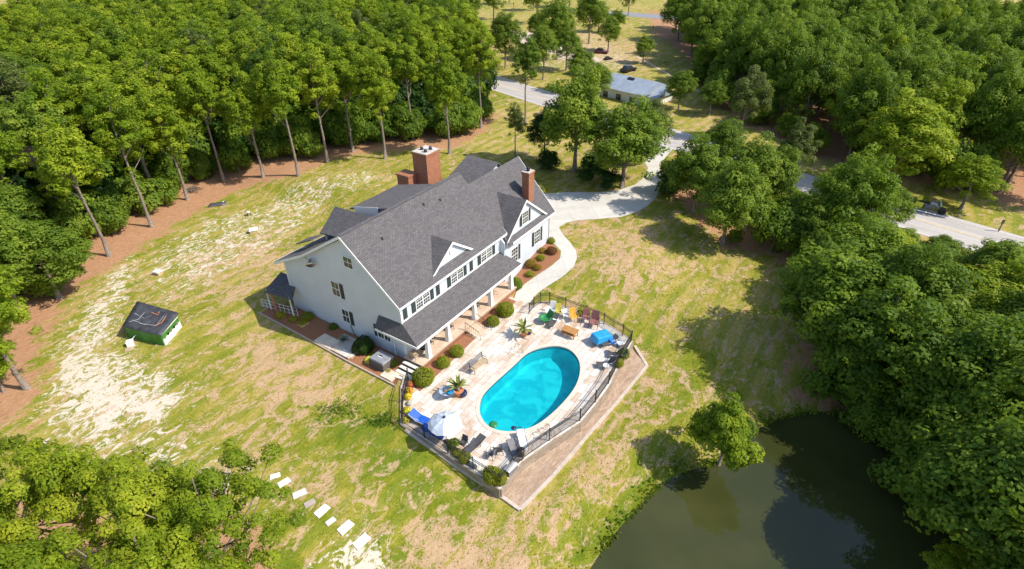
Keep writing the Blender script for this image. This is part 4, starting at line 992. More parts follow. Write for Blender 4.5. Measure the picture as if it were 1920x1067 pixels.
put(lounger(M_grey, M_iron, 25), 972, 868, 110, 'grey lounger beside the black bin at the lower right fence corner', 'sun lounger')
put(lounger(M_plasticw, M_metal, 20), 984, 850, 100, 'pale striped lounger beside the grey one at the lower fence bend', 'sun lounger')
put(lounger(M_blue, M_plasticw, 30, 2.0, .8), 808, 799, 150, 'bright blue lounger on the left under the silver umbrella edge', 'sun lounger')
put(lounger(M_blue, M_plasticw, 25, 2.0, .8), 834, 824, 155, 'bright blue lounger directly below the silver umbrella beside the planter', 'sun lounger')
put(sidetable(M_tanfab), 862, 843, 0, 'small round tan table between dark chair and long dark lounger', 'table')
put(sidetable(M_tanfab, .38), 1148, 662, 0, 'round cream table between the upper two dark loungers', 'table')
put(sidetable(M_plasticw, .34), 1041, 603, 0, 'white round table behind the striped grey lounger', 'table')
put(sidetable(M_plasticw, .3), 1136, 692, 0, 'white low table beside the lowest dark lounger at the right', 'table')
put(chair(M_plasticw, M_plasticw, .65), 1036, 588, -100, 'white high backed plastic chair by the far fence, left of the yellow chair', 'chair', s=1.15)
put(chair(M_plasticw, M_plasticw, .4), 1029, 592, -60, 'white chair leaning next to the high backed one near the gate', 'chair')
put(chair(M_yellow, M_yellow, .6), 1048, 592, -80, 'bright yellow chair by the far fence', 'chair', s=1.15)
put(chair(M_plasticw, M_plasticw, .3), 1060, 596, -70, 'white chair between the yellow chair and the orange cushioned one', 'chair', s=1.1)
put(chair(pm('orange_cushion', (.75, .38, .05)), M_tanfab, .55), 1075, 602, -75, 'wicker chair with orange yellow cushion by the far fence', 'chair', s=1.3)
put(chair(M_pinkw, M_iron, .6), 1098, 603, -100, 'faded red chair by the fence, the farther of two', 'chair', s=1.25)
put(chair(M_pinkw, M_iron, .7), 1113, 613, -110, 'faded red high backed chair by the fence, nearer the blue tarp', 'chair', s=1.45)
# green basket chair
e = empty('basket_chair'); MB().lathe([(.2, .25), (.5, .35), (.66, .6), (.62, .62), (.45, .42), (.15, .34)], 18).build('seat', M_greenp, e)
MB().hexa([(-.55, -.5, .45), (-.45, -.5, .45), (-.45, .5, .45), (-.55, .5, .45), (-.85, -.42, 1.1), (-.78, -.42, 1.1), (-.78, .42, 1.1), (-.85, .42, 1.1)]).build('backrest', M_greenp, e, .02)
for k in range(4): t = .8 + k * 1.57; MB().tube([(.3 * math.cos(t), .3 * math.sin(t), .35), (.5 * math.cos(t), .5 * math.sin(t), 0)], .025, 6).build('leg', M_metal, e)
put(e, 1022, 604, -150, 'green round basket chair near the gate', 'chair')
# wooden slatted table
e = empty('wooden_table'); m = MB()
for k in range(7): m.box(-.8, -.46 + k * .135, .68, .8, -.46 + k * .135 + .115, .72)
m.build('tabletop', M_wood, e)
for x in (-.65, .65):
    for y in (-.35, .35): MB().box(x - .04, y - .04, 0, x + .04, y + .04, .68).build('leg', M_wood, e)
m = MB()
for k in range(4): m.box(-.75, -.42 + k * .09, .34, .75, -.42 + k * .09 + .07, .37)
m.build('shelf', M_wood, e)
put(e, 1068, 629, -35, 'orange brown slatted wooden table between the striped lounger and the red chairs', 'table')
# blue covered cart
e = empty('covered_cart'); m = MB(); m.hexa([(-.95, -.6, .35), (.95, -.6, .3), (.95, .6, .3), (-.95, .6, .35), (-.8, -.5, .95), (.75, -.5, .8), (.8, .5, .85), (-.75, .5, 1.0)]); m.build('cover', M_cyan, e, .12)
for x in (-.7, .7):
    for y in (-.45, .45): MB().tube([(x, y, .4), (x, y, 0)], .03, 6).build('leg', M_metal, e)
MB().hexa([(.3, -.95, .2), (1.0, -.95, .15), (1.0, -.5, .3), (.3, -.5, .35), (.35, -.9, .42), (.95, -.9, .35), (.95, -.5, .5), (.35, -.5, .55)]).build('flap', pm('deep_blue_tarp', (.01, .13, .50), .4), e, .04)
put(e, 1127, 641, 30, 'cart under a shiny blue tarp in front of the red chairs', 'covered cart', s=1.1)
# bench
e = empty('garden_bench'); MB().box(-.85, -.22, .40, .85, .24, .45).build('seat', M_tanfab, e, .01)
m = MB()
for k in range(4): m.obox((0, .27 + .02 * k, .55 + .12 * k), (.85, 0, 0), (0, .012, 0), (0, 0, .045))
m.build('backrest', M_grey, e)
for x in (-.8, .8):
    MB().tube([(x, .3, .95), (x, .24, .42), (x, .3, 0)], .028, 6).build('leg', M_iron, e); MB().tube([(x, -.2, .42), (x, -.22, 0)], .028, 6).build('leg', M_iron, e); MB().tube([(x, -.22, .62), (x, .27, .64)], .024, 6).build('armrest', M_iron, e)
put(e, 898, 690, 56, 'slatted garden bench standing alone between porch and pool', 'bench', s=1.15)
# umbrella
e = empty('patio_umbrella'); n_ = 16; cv = MB()
apex = np.array([0, 0, 2.75])
for k in range(n_):
    t0, t1 = 2 * math.pi * k / n_, 2 * math.pi * (k + 1) / n_
    for (r0, z0), (r1, z1) in zip([(0.02, 2.75), (.75, 2.60), (1.3, 2.38)], [(.75, 2.60), (1.3, 2.38), (1.62, 2.14)]):
        d0 = -.05 * r0 * (k % 2); d0b = -.05 * r0 * ((k + 1) % 2); d1 = -.07 * r1 * (k % 2); d1b = -.07 * r1 * ((k + 1) % 2)
        cv.poly([(r0 * math.cos(t0), r0 * math.sin(t0), z0 + d0), (r1 * math.cos(t0), r1 * math.sin(t0), z1 + d1), (r1 * math.cos(t1), r1 * math.sin(t1), z1 + d1b), (r0 * math.cos(t1), r0 * math.sin(t1), z0 + d0b)])
cvo = cv.build('canopy', pm('silver_canvas', (.60, .66, .74), .4, .25, var=.08), e)
so = cvo.modifiers.new('solid', 'SOLIDIFY'); so.thickness = .012
MB().tube([(0, 0, .05), (0, 0, 2.7)], .03, 8).build('pole', M_metal, e); MB().lathe([(.30, 0), (.28, .07), (.06, .12)], 16).build('base', M_iron, e); MB().lathe([(.02, 0), (.14, .0), (.14, .09), (.05, .13)], 14, (0, 0, 2.74)).build('finial', M_navy, e)
for k in range(8): t = 2 * math.pi * k / 8 + .19; MB().tube([(.03, 0, 2.66), (1.5 * math.cos(t), 1.5 * math.sin(t), 2.13)], .012, 5).build('rib', M_metal, e)
up = unz(833, 783, PZ + 2.6); e.location = (up[0], up[1], PZ); tag(e, 'round silver white umbrella with dark finial, open over the blue loungers', 'umbrella'); e.scale = (.80, .80, .96)
# round glass table with blue bowl beside the palm
e = empty('round_table'); MB().lathe([(.62, .70), (.62, .73)], 28).build('tabletop', pm('pale_glass_top', (.42, .52, .62), .12), e); MB().tube([(0, 0, 0), (0, 0, .7)], .05, 8).build('pedestal', M_metal, e); MB().lathe([(.3, 0), (.3, .04)], 16).build('base', M_metal, e)
put(e, 838, 744, 0, 'round pale glass topped table beside the potted palm near the umbrella', 'table')
tz = unz(845, 737, PZ + .735)
o = MB().lathe([(.1, 0), (.27, .1), (.3, .2), (.25, .18), (.1, .05)], 18).build('bowl', M_cyan); o.location = tz; tag(o, 'blue bowl standing on the round glass table', 'bowl')
tz = unz(834, 733, PZ + .735)
o = MB().lathe([(.08, 0), (.14, .02), (.14, .1), (.02, .12)], 14).build('candle_pot', M_pinkw); o.location = tz; tag(o, 'small dark red pot standing on the round glass table', 'pot')
# potted palms
def palm(potm, seed, n_=26, L=1.15):
    e = empty('potted_palm'); rs = np.random.RandomState(seed)
    MB().lathe([(.22, 0), (.36, .45), (.40, .5), (.36, .52), (.3, .46)], 18).build('pot', potm, e)
    MB().lathe([(.09, .4), (.13, .6), (.08, .82)], 10).build('stem', M_bark, e)
    f = MB()
    for k in range(n_):
        a = 2 * math.pi * k / n_ * 1.62 + rs.rand() * .4; el = R(18 + 60 * rs.rand()); l_ = L * (.8 + .4 * rs.rand()); prev = None
        for j in range(7):
            t = j / 6; x = l_ * t * math.cos(el); z = .8 + l_ * (t * math.sin(el) - .55 * t * t * (1.1 - el / 1.6)); w = .085 * math.sin(math.pi * (.12 + .85 * t)) + .006
            c = np.array([x * math.cos(a), x * math.sin(a), z]); s_ = np.array([-math.sin(a), math.cos(a), 0]) * w
            if prev is not None:
                f.poly([prev[0] - prev[1] + [0, 0, -.02], c - s_ + [0, 0, -.02], c + [0, 0, .015], prev[0] + [0, 0, .015]]); f.poly([prev[0] + [0, 0, .015], c + [0, 0, .015], c + s_ + [0, 0, -.02], prev[0] + prev[1] + [0, 0, -.02]])
            prev = (c, s_)
    f.build('fronds', pm('palm_frond', (.22, .25, .05), .5, var=.4, scale=5), e); return e
put(palm(M_terra, 1), 860, 741, 10, 'palm in a terracotta pot next to the round glass table', 'potted palm', s=1.15)
put(palm(M_terra, 5), 982, 630, 60, 'palm in a terracotta pot near the walkway gate, right of the front steps', 'potted palm', s=1.15)
for px, py, r, t in ((869, 742, 1.0, 'dark blue glazed pot at the foot of the palm beside the glass table'), (992, 626, .85, 'dark blue glazed pot at the foot of the palm near the walkway gate')):
    e = empty('glazed_pot'); MB().lathe([(.22, 0), (.36, .25), (.32, .48), (.27, .5)], 16).build('body', M_navy, e); MB().lathe([(.02, 0), (.25, .0)], 16, (0, 0, .44), cap=False).build('soil', M_mulch, e); put(e, px, py, 0, t, 'pot', s=r)
# pool handrails
def handrail(px, py, rz, label):
    e = empty('pool_handrail')
    for y in (-.28, .28): MB().tube([(-.35, y, 0), (-.33, y, .7), (-.1, y, .86), (.25, y, .80), (.62, y, .05), (.62, y, -.3)], .024, 8).build('rail', M_metal, e)
    put(e, px, py, rz, label, 'handrail')
handrail(968, 661, -40, 'curved metal handrail at the house side rim of the pool'); handrail(1024, 815, 130, 'curved metal handrail at the lower right rim of the pool')
# stair handrails
e = empty('stair_handrail', (*h2w(6.0, -2.3), 0), TH); 
for x in (0.0, 1.75):
    MB().tube([(x, .1, .6), (x, .1, 1.45), (x, -1.5, .95), (x, -1.75, .15)], .028, 6).build('rail', M_iron, e)
    m = MB()
    for k in range(6): y = -.12 - .25 * k; m.tube([(x, y, .2 - 0), (x, y, 1.42 + (y - .1) * .31)], .012, 5)
    m.build('balusters', M_iron, e)
tag(e, 'black handrails on both sides of the front porch steps', 'handrail')
# black bin at the fence bend
e = empty('trash_bin'); MB().lathe([(.26, 0), (.3, .8)], 16).build('body', M_iron, e); MB().lathe([(.33, 0), (.33, .05), (.2, .14), (.02, .16)], 16, (0, 0, .8)).build('lid', M_iron, e); put(e, 976, 858, 0, 'black round bin at the lower right bend of the fence', 'bin')
# cooler and boxes
def box_thing(name, sx, sy, sz, mat, lidm, px, py, rz, label, cat, ground=False, z=PZ, lid=.06):
    e = empty(name); MB().box(-sx / 2, -sy / 2, 0, sx / 2, sy / 2, sz).build('body', mat, e, .02); MB().box(-sx / 2 - .02, -sy / 2 - .02, sz + .002, sx / 2 + .02, sy / 2 + .02, sz + lid).build('lid', lidm, e, .02)
    put(e, px, py, rz, label, cat, ground=ground, z=z); return e
box_thing('cooler_box', .75, .5, .45, M_plasticw, M_plasticw, 892, 872, -38, 'white cooler box on the paving by the lower fence', 'cooler')
box_thing('deck_box', 1.0, .5, .5, M_grey, M_plasticw, 958, 884, 50, 'pale flat deck box near the lower right fence corner', 'box')
box_thing('storage_crate', .6, .5, .4, M_grey, M_plasticw, 1163, 650, 20, 'grey crate with white lid at the right corner fence', 'crate')
# closed folded umbrella and pool toys in the water? (floating duckweed coloured toy)
o = MB().lathe([(.12, .0), (.34, .02), (.36, .08), (.18, .12)], 14).build('pool_float', M_greenp); p = unz(925, 797, .0); o.location = (p[0], p[1], .0); tag(o, 'green float bobbing in the lower left end of the pool', 'pool float')
e = empty('pool_skimmer'); MB().lathe([(.2, 0), (.22, .05), (.05, .08)], 12).build('body', M_navy, e); MB().tube([(0, 0, .05), (.5, .1, .03), (.8, -.1, .03)], .025, 6).build('hose', M_navy, e); p = unz(963, 803, .01); e.location = p; tag(e, 'dark blue pool cleaner floating at the lower rim of the pool', 'pool cleaner')
# ================================================================ planting beds
def bed(pts, name='planting_bed', mat=M_mulch, off=.05, world=False, z=None): o = drape(name, pts if world else [(at if z is None else (lambda a, b: unz(a, b, z)))(*p)[:2] for p in pts], mat, off, 1.0, z=z); return tag(o, kind='structure')
wing_bed = [h2w(15.5, -.65), h2w(24.0, -.65)] + [at(*p)[:2] for p in [(1040, 460), (1050, 474), (1047, 487), (1030, 500), (1004, 517), (983, 532), (968, 545), (962, 560)]] + [h2w(15.3, -3.0)]
bed(wing_bed, world=True, off=.03)
bed([h2w(-2.3, -2.28), h2w(5.9, -2.28), h2w(5.9, -3.5), h2w(-2.6, -3.9)], world=True, z=PZ + .02)
bed([h2w(7.85, -2.28), h2w(13.2, -2.28), h2w(13.2, -3.4), h2w(7.85, -3.5)], world=True, z=PZ + .02)
gb = [h2w(-.05, 15.4), h2w(-.05, -.4), h2w(-3.1, -1.5), h2w(-3.1, 4.5), h2w(-2.9, 11), h2w(-2.9, 17.5), h2w(-.9, 17.9)]
bed(gb, world=True, off=.03)
m = MB(); gl_ = [h2w(-2.9, 17.8), h2w(-3.0, 11), h2w(-3.2, 4.5), h2w(-3.2, -1.6)]
for a, b in zip(gl_, gl_[1:]):
    t = (b - a) / np.linalg.norm(b - a); c = (a + b) / 2; m.obox((*c, .06), (*(t * (np.linalg.norm(b - a) / 2)), 0), (-t[1] * .07, t[0] * .07, 0), (0, 0, .12))
tag(m.build('bed_edging', pm('edging_timber', (.45, .36, .28), .9)), kind='structure')
def hslab(u0, v0, u1, v1, z, th, mat, name, label, cat):
    e = MB().box(-(u1 - u0) / 2, -(v1 - v0) / 2, -th, (u1 - u0) / 2, (v1 - v0) / 2, 0).build(name, mat, None, .02); c = h2w((u0 + u1) / 2, (v0 + v1) / 2); e.location = (*c, z); e.rotation_euler[2] = TH; return tag(e, label, cat)
hslab(-2.7, 4.4, -.5, 7.6, .16, .2, pm('rough_slab', (.46, .42, .38), .9, scale=1.2), 'stone_slab', 'large grey stone slab in the bed under the gable wall', 'slab')
hslab(-3.0, 7.0, -1.6, 9.2, .24, .2, pm('cream_slab', (.66, .56, .44), .9, scale=1.2), 'stone_slab', 'cream stone slab at the outer edge of the gable bed', 'slab')
hslab(-2.95, 4.5, -2.2, 6.9, .22, .16, M_travertine, 'stone_slab', 'narrow tan slab beside the large grey one in the gable bed', 'slab')
hslab(-3.0, -.9, -1.9, .5, .18, .2, pm('cream_slab', (.66, .56, .44)), 'stone_slab', 'cream landing slab at the foot of the side steps', 'slab')
hslab(-2.1, 12.0, -1.2, 12.8, .12, .1, pm('ochre_slab', (.62, .42, .14)), 'stone_slab', 'small ochre slab among the gable bed shrubs', 'slab')
# shrubs: dense clipped leaf balls
def shrub_mesh(key, seed, mat, n_=2600, ls=.085, sq=.85, lump=.16):
    rs = np.random.RandomState(seed); d = rs.randn(n_, 3); d[:, 2] = np.abs(d[:, 2]) * 1.0 - .35; d /= np.linalg.norm(d, axis=1, keepdims=True)
    kd = rs.randn(14, 3); kd /= np.linalg.norm(kd, axis=1, keepdims=True); lobe = np.max(d @ kd.T, 1) ** 6
    r = (1 - lump + lump * lobe * 1.3) * (.86 + .2 * rs.rand(n_)); C = d * r[:, None]; C[:, 2] = (C[:, 2] + .42) * sq; C[:, 2] = np.maximum(C[:, 2], .02)
    return quads_mesh('foliage', C, d + rs.randn(n_, 3) * .45, ls * (.7 + .6 * rs.rand(n_)) * 1.5, np.clip(.5 + .25 * rs.randn(n_), 0, 1), mat, rs)
SH = {'g': shrub_mesh('g', 1, M_leafS), 'g2': shrub_mesh('g2', 2, M_leafS, sq=.95), 'd': shrub_mesh('d', 3, M_leafM), 'r': shrub_mesh('r', 4, M_leafRed), 'o': shrub_mesh('o', 5, M_leafOr), 'y': shrub_mesh('y', 6, M_leafY, 900, .11), 'k': shrub_mesh('k', 7, M_leafD)}
core_m = pm('shrub_twigs', (.07, .05, .03), .95)
core = MB().lathe([(.3, 0), (.62, .2), (.72, .45), (.6, .75), (.3, .95), (.02, 1.0)], 12); co_o = core.build('twigs', core_m); core_me = co_o.data; bpy.data.objects.remove(co_o)
def shrub(k, px, py, r, label, h=1.0, z=None, group=None, name='shrub', house=None):
    if house is not None: w = h2w(*house); zz = Ts(*w) if z is None else z; p = (w[0], w[1], zz)
    else: p = at(px, py) if z is None else unz(px, py, z)
    e = empty(name, p, random.uniform(0, 6), label, 'shrub', group); e.scale = (r, r, r * h)
    for me_, nm in ((SH[k], 'foliage'), (core_me, 'twigs')): o = bpy.data.objects.new(nm, me_); col.objects.link(o); o.parent = e; o.scale = (1, 1, 1) if nm == 'foliage' else (.9, .9, .85)
    return e
for a in (
    ('g', 794, 714, 1.05, 'large loose green shrub at the left end of the porch bed by the side steps', .95, PZ), ('g2', 832, 684, .68, 'round clipped green shrub in the porch bed, second from the left', 1, PZ), ('g', 856, 664, .72, 'round clipped green shrub in the porch bed left of the front steps', 1.05, PZ),
    ('g2', 925, 607, .70, 'small green shrub in the porch bed just right of the front steps', 1, PZ), ('g', 948, 588, .98, 'big green shrub in the porch bed below the right porch posts', 1.05, PZ),
    ('d', 968, 540, .72, 'tall green shrub at the right end of the porch', 1.5, None), ('d', 945, 527, .6, 'green shrub showing behind the right porch post', 1.0, None),
    ('g', 994, 516, .52, 'low green shrub at the start of the wing bed', .8, None), ('o', 996, 498, .66, 'bronze rounded shrub under the left wing window', 1, None), ('o', 1008, 504, .48, 'small bronze shrub in front of the larger bronze one', .9, None),
    ('g', 1014, 486, .52, 'green shrub in the middle of the wing bed', .9, None), ('o', 1016, 472, .45, 'small olive bronze shrub close to the wing wall', .9, None), ('r', 1034, 474, .66, 'copper red rounded shrub near the right end of the wing bed', .95, None), ('g2', 1033, 455, .50, 'round green shrub at the right corner of the wing', 1, None),
    ('k', 682, 656, 1.05, 'large dark green ball shaped shrub against the gable wall', 1.15, None), ('y', 528, 594, .55, 'yellow green shrub at the far end of the gable bed by the deck rail', 1, None), ('y', 551, 601, .48, 'small yellow green shrub in the gable bed, next to the first', .9, None), ('y', 568, 607, .5, 'yellow green shrub in the gable bed, third from the far end', .8, None),
    ('g', 577, 597, .6, 'mid green shrub against the wall behind the yellow green ones', .9, None), ('d', 626, 614, .5, 'small green shrub at the foot of the gable wall under the lower window', .7, None), ('g', 700, 668, .4, 'small light shrub beside the large dark ball shrub', .8, None), ('g', 738, 684, .45, 'loose green shrub between grey hot tub and side steps', 1.1, None),
    ('y', 729, 698, .3, 'tiny lime green plant beside the grey hot tub', .9, None),
    ('g', 922, 897, .75, 'bushy green shrub in the lower corner of the fence', 1.1, PZ), ('g2', 936, 902, .6, 'smaller green shrub touching the lowest fence corner', 1.1, PZ), ('d', 851, 838, .55, 'green bush in the round planter below the umbrella', 1.1, PZ), ('g', 872, 862, .55, 'green plant at the lower fence under the long dark lounger', .8, PZ), ('g', 858, 852, .4, 'small green plant at the lower fence left of the long dark lounger', .8, PZ),
    ('d', 1168, 668, .6, 'green plant at the right fence beside the loungers', 1.1, PZ), ('g', 1160, 685, .5, 'green plant at the right fence, lower of two', 1.1, PZ), ('y', 1088, 590, .5, 'yellow flowering plant at the far fence behind the chairs', 1.0, PZ)):
    k, px, py, r, t, h, z = a; shrub(k, px, py, r, t, h, z)
# flowers at the left fence
for k, (px, py, r, c, t) in enumerate(((770, 722, .34, (.75, .10, .08), 'red flowering plant topmost in the row inside the left fence'), (768, 735, .36, (.85, .32, .02), 'orange flowering plant in the row inside the left fence'), (765, 746, .36, (.85, .55, .02), 'golden flowering plant below the orange one inside the left fence'),
        (763, 772, .36, (.70, .62, .02), 'yellow leafy plant in the lower part of the row inside the left fence'), (761, 789, .36, (.72, .62, .02), 'yellow leafy plant at the bottom of the row inside the left fence'), (768, 758, .26, (.80, .76, .70), 'white flowering plant in the middle of the row inside the left fence'))):
    e = shrub('g', px, py, r, t, 1.0, PZ, 'flowering plants inside the left fence', 'flowering_plant'); e['category'] = 'flowering plant'
    rs = np.random.RandomState(k); d = rs.randn(260, 3); d[:, 2] = np.abs(d[:, 2]); d /= np.linalg.norm(d, axis=1, keepdims=True); C = d * 1.02; C[:, 2] = C[:, 2] * .85 + .35
    o = bpy.data.objects.new('blossoms', quads_mesh('blossoms', C, d, .26 * (.7 + .5 * rs.rand(260)), rs.rand(260), pm('petal_%d' % k, c, .6), rs)); col.objects.link(o); o.parent = e
e = empty('agave_plant'); f = MB()
for k in range(22):
    a = k * 2.4; el = .3 + .045 * k; l_ = .75
    c0 = np.array([0, 0, .1]); d = np.array([math.cos(a) * math.cos(el), math.sin(a) * math.cos(el), math.sin(el)]); s_ = np.array([-math.sin(a), math.cos(a), 0])
    f.poly([c0 - s_ * .05, c0 + d * l_ * .5 - s_ * .07, c0 + d * l_ + [0, 0, -.05], c0 + d * l_ * .5 + s_ * .07, c0 + s_ * .05])
f.build('leaves', pm('agave_leaf', (.16, .24, .13), .5, var=.3), e); MB().lathe([(.1, 0), (.12, .12), (.03, .2)], 8).build('core', pm('agave_core', (.2, .26, .15)), e)
put(e, 645, 640, 0, 'spiky pale green agave on the grey slab by the gable wall', 'agave', ground=True)
# covered hot tub
e = empty('hot_tub'); MB().box(-1.05, -.95, 0, 1.05, .95, .9).build('cabinet', pm('tub_cabinet', (.13, .115, .10), .8, var=.2), e, .03); MB().hexa([(-1.12, -1.02, .905), (1.12, -1.02, .905), (1.12, 1.02, .905), (-1.12, 1.02, .905), (-1.05, -.95, 1.05), (1.05, -.95, 1.05), (1.05, .95, 1.1), (-1.05, .95, 1.1)]).build('cover', pm('grey_vinyl_cover', (.26, .27, .30), .55), e, .03)
MB().box(-.2, .1, 1.09, .35, .22, 1.13).build('handle', M_plasticw, e); MB().box(-.1, -.15, 1.08, .4, .0, 1.11).build('strap', M_iron, e)
w = h2w(-1.75, 1.35); e.location = (*w, Ts(*w)); e.rotation_euler[2] = TH + R(90); e.scale = (.78, .72, .95); tag(e, 'square hot tub under a grey vinyl cover beside the gable wall', 'hot tub')
w = h2w(-2.1, 2.75)
e = empty('recycling_box', (*w, Ts(*w)), TH + .3); MB().box(-.35, -.25, 0, .35, .25, .4).build('body', M_yellow, e, .03); MB().box(-.3, -.2, .402, .3, .2, .43).build('lid', pm('lime_lid', (.45, .50, .03), .5), e, .02); tag(e, 'yellow plastic box beside the grey hot tub', 'box')
# leaning red brown post at the back corner
e = empty('clothesline_post', at(521, 590), 0); MB().tube([(0, 0, -.2), (-.55, .9, 2.3)], .11, 8).build('post', pm('rust_paint', (.45, .16, .08), .7, var=.3), e); MB().tube([(-.85, .6, 2.25), (-.25, 1.2, 2.35)], .05, 6).build('crossbar', M_metal, e); tag(e, 'rust red leaning post with metal crossbar by the deck rail', 'post')
# porch furniture
def ploc(e, u, v, rz, label, cat, z=.6, name=None):
    w = h2w(u, v); e.location = (*w, z); e.rotation_euler[2] = TH + R(rz); return tag(e, label, cat)
ploc(chair(M_dark, M_iron, .7), 2.2, -.9, -90, 'dark porch chair between the first two posts', 'chair'); ploc(chair(M_tanfab, M_iron, .6), .1, -1.0, 0, 'tan porch chair at the open left end of the porch', 'chair')
ploc(sidetable(M_iron, .45, .6), 1.2, -1.2, 0, 'round black porch table beside the left end chair', 'table'); ploc(chair(M_dark, M_iron, .7), 5.1, -1.0, -90, 'dark porch chair left of the front steps', 'chair')
ploc(chair(M_dark, M_iron, .7), 9.2, -1.1, -90, 'dark porch chair just right of the front steps', 'chair'); ploc(chair(M_tanfab, M_wood, .7), 12.3, -1.1, -90, 'wicker porch chair between the two right posts', 'chair')
# ================================================================ on the lawn
# playhouse with dark tarp
a0 = at(250, 640); a1 = at(312, 652); az = ang(a0, a1)
e = empty('garden_hut', (*((at(235, 632) + at(345, 618)) / 2)[:2], 0), R(-8))
cpt = [at(238, 634), at(312, 652), at(346, 612), at(268, 590)]
cz = sum(p[:2] for p in cpt) / 4; e.location = (*cz, 0); e.rotation_euler[2] = 0
loc = [np.array([*(p[:2] - cz), 0]) for p in cpt]
M_hg = pm('green_hut_panel', (.045, .22, .03), .5, var=.3, scale=2); M_hw = pm('white_hut_panel', (.74, .74, .70), .6, var=.1)
def wallp(a, b, z0, z1, mat, nm, th=.06, inset=0.0):
    t = (b - a) / np.linalg.norm(b - a); n = np.array([t[1], -t[0], 0]) * th; a = a + t * inset; b = b - t * inset
    return MB().hexa([a + [0, 0, z0], b + [0, 0, z0], b + n + [0, 0, z0], a + n + [0, 0, z0], a + [0, 0, z1], b + [0, 0, z1], b + n + [0, 0, z1], a + n + [0, 0, z1]]).build(nm, mat, e)
for i, (z0, z1, mt) in enumerate(((0, 1.35, M_hg), (.7, 1.45, M_hg), (0, 1.4, M_hg), (0, 1.4, M_hg))): wallp(loc[i], loc[(i + 1) % 4], z0, z1, mt, 'wall')
wallp(loc[1], loc[2] , 0, .72, M_hw, 'front_counter', .12)
for k in range(5):
    t = (k + .7) / 5.6; p = loc[1] * (1 - t) + loc[2] * t; d = (loc[2] - loc[1]); d /= np.linalg.norm(d); n = np.array([d[1], -d[0], 0])
    ho = MB().lathe([(.0, 0), (.15, .0), (.17, .03)], 14).build('porthole', M_iron if k % 2 else M_bark, e); ho.matrix_local = Matrix.Translation(Vector(p + n * .10 + [0, 0, .82])) @ Vector(n).to_track_quat('Z', 'Y').to_matrix().to_4x4()
wallp(loc[1], loc[2], 1.28, 1.36, M_hw, 'lintel', .1)
# rocking tarp roof: irregular sheet
ct = MB(); g_n = 8; rr = np.random.RandomState(4); grid = []
cr = [l_ * 1.12 + np.array([0, 0, z]) for l_, z in zip(loc, (1.45, 1.5, 1.75, 1.8))]
for i in range(g_n + 1):
    row = []
    for j in range(g_n + 1):
        s_, t = i / g_n, j / g_n; p = (cr[0] * (1 - s_) + cr[1] * s_) * (1 - t) + (cr[3] * (1 - s_) + cr[2] * s_) * t
        inn = math.sin(math.pi * s_) * math.sin(math.pi * t); p = p + np.array([0, 0, -.16 * inn + (.10 * (rr.rand() - .5) if 0 < i < g_n and 0 < j < g_n else .04 * rr.rand())]); row.append(p)
    grid.append(row)
for i in range(g_n):
    for j in range(g_n): ct.poly([grid[i][j], grid[i + 1][j], grid[i + 1][j + 1], grid[i][j + 1]], True)
o = ct.build('roof_tarp', pm('charcoal_tarp', (.06, .06, .07), .5, var=.35, scale=1.5), e, weld=True); so = o.modifiers.new('s', 'SOLIDIFY'); so.thickness = .05
for (s0, t0, s1, t1, b, mt) in ((.15, .3, .55, .45, .12, M_metal), (.35, .25, .75, .75, .18, M_metal), (.1, .55, .45, .6, .1, M_plasticw), (.7, .3, .8, .75, .05, M_terra), (.45, .75, .6, .85, .08, M_terra), (.1, .2, .3, .7, .06, M_metal)):
    f = lambda s_, t: (cr[0] * (1 - s_) + cr[1] * s_) * (1 - t) + (cr[3] * (1 - s_) + cr[2] * s_) * t + np.array([0, 0, .06 - .14 * math.sin(math.pi * s_) * math.sin(math.pi * t)])
    MB().tube([f(s0, t0), f((s0 + s1) / 2 + b, (t0 + t1) / 2 - b), f(s1, t1)], .035, 6).build('cable', pm('grey_cable', (.24, .25, .28), .5) if mt is not M_terra else mt, e)
e.scale = (.88, .88, .95); tag(e, 'small green garden hut with sagging charcoal tarp roof and round portholes on the left lawn', 'garden hut')
o = MB().box(-.3, -.22, 0, .3, .22, .5).hexa([(-.34, -.26, .5), (.34, -.26, .5), (.34, .26, .5), (-.34, .26, .5), (-.25, -.2, .62), (.25, -.2, .62), (.25, .2, .62), (-.25, .2, .62)]).build('body', M_plasticw); e = empty('meter_box', at(246, 648), .5, 'pale meter box standing at the left front corner of the green hut', 'box'); o.parent = e; MB().tube([(.1, .2, .4), (.5, .6, .6), (.8, .9, .4)], .03, 6).build('hose', M_plasticw, e); MB().box(-.5, -.9, .0, .1, -.25, .06).build('board', M_tanfab, e)
def util(px, py, rz, s, label, top=(.80, .80, .76)):
    e = empty('utility_box', at(px, py), R(rz), label, 'utility box'); e.scale = (s, s, s)
    MB().hexa([(-.5, -.38, 0), (.5, -.38, 0), (.5, .38, 0), (-.5, .38, 0), (-.45, -.34, .42), (.45, -.34, .42), (.45, .34, .42), (-.45, .34, .42)]).build('body', pm('tan_box', (.50, .36, .20), .8), e, .02)
    MB().hexa([(-.56, -.44, .422), (.56, -.44, .422), (.56, .44, .422), (-.56, .44, .422), (-.48, -.36, .56), (.48, -.36, .56), (.48, .36, .56), (-.48, .36, .56)]).build('lid', pm('lid_%d' % px, top, .5, var=.05), e, .02)
util(476, 436, 25, 1.0, 'low tan box with white lid standing alone on the back lawn'); util(297, 514, -20, .85, 'pale small box with white lid at the edge of the white sand', (.72, .72, .66))
e = empty('garden_stool', at(467, 404), .3, 'small white topped dark stool on the back lawn, beyond the lidded box', 'stool'); MB().lathe([(.26, .48), (.28, .56), (.15, .62)], 14).build('seat', M_plasticw, e)
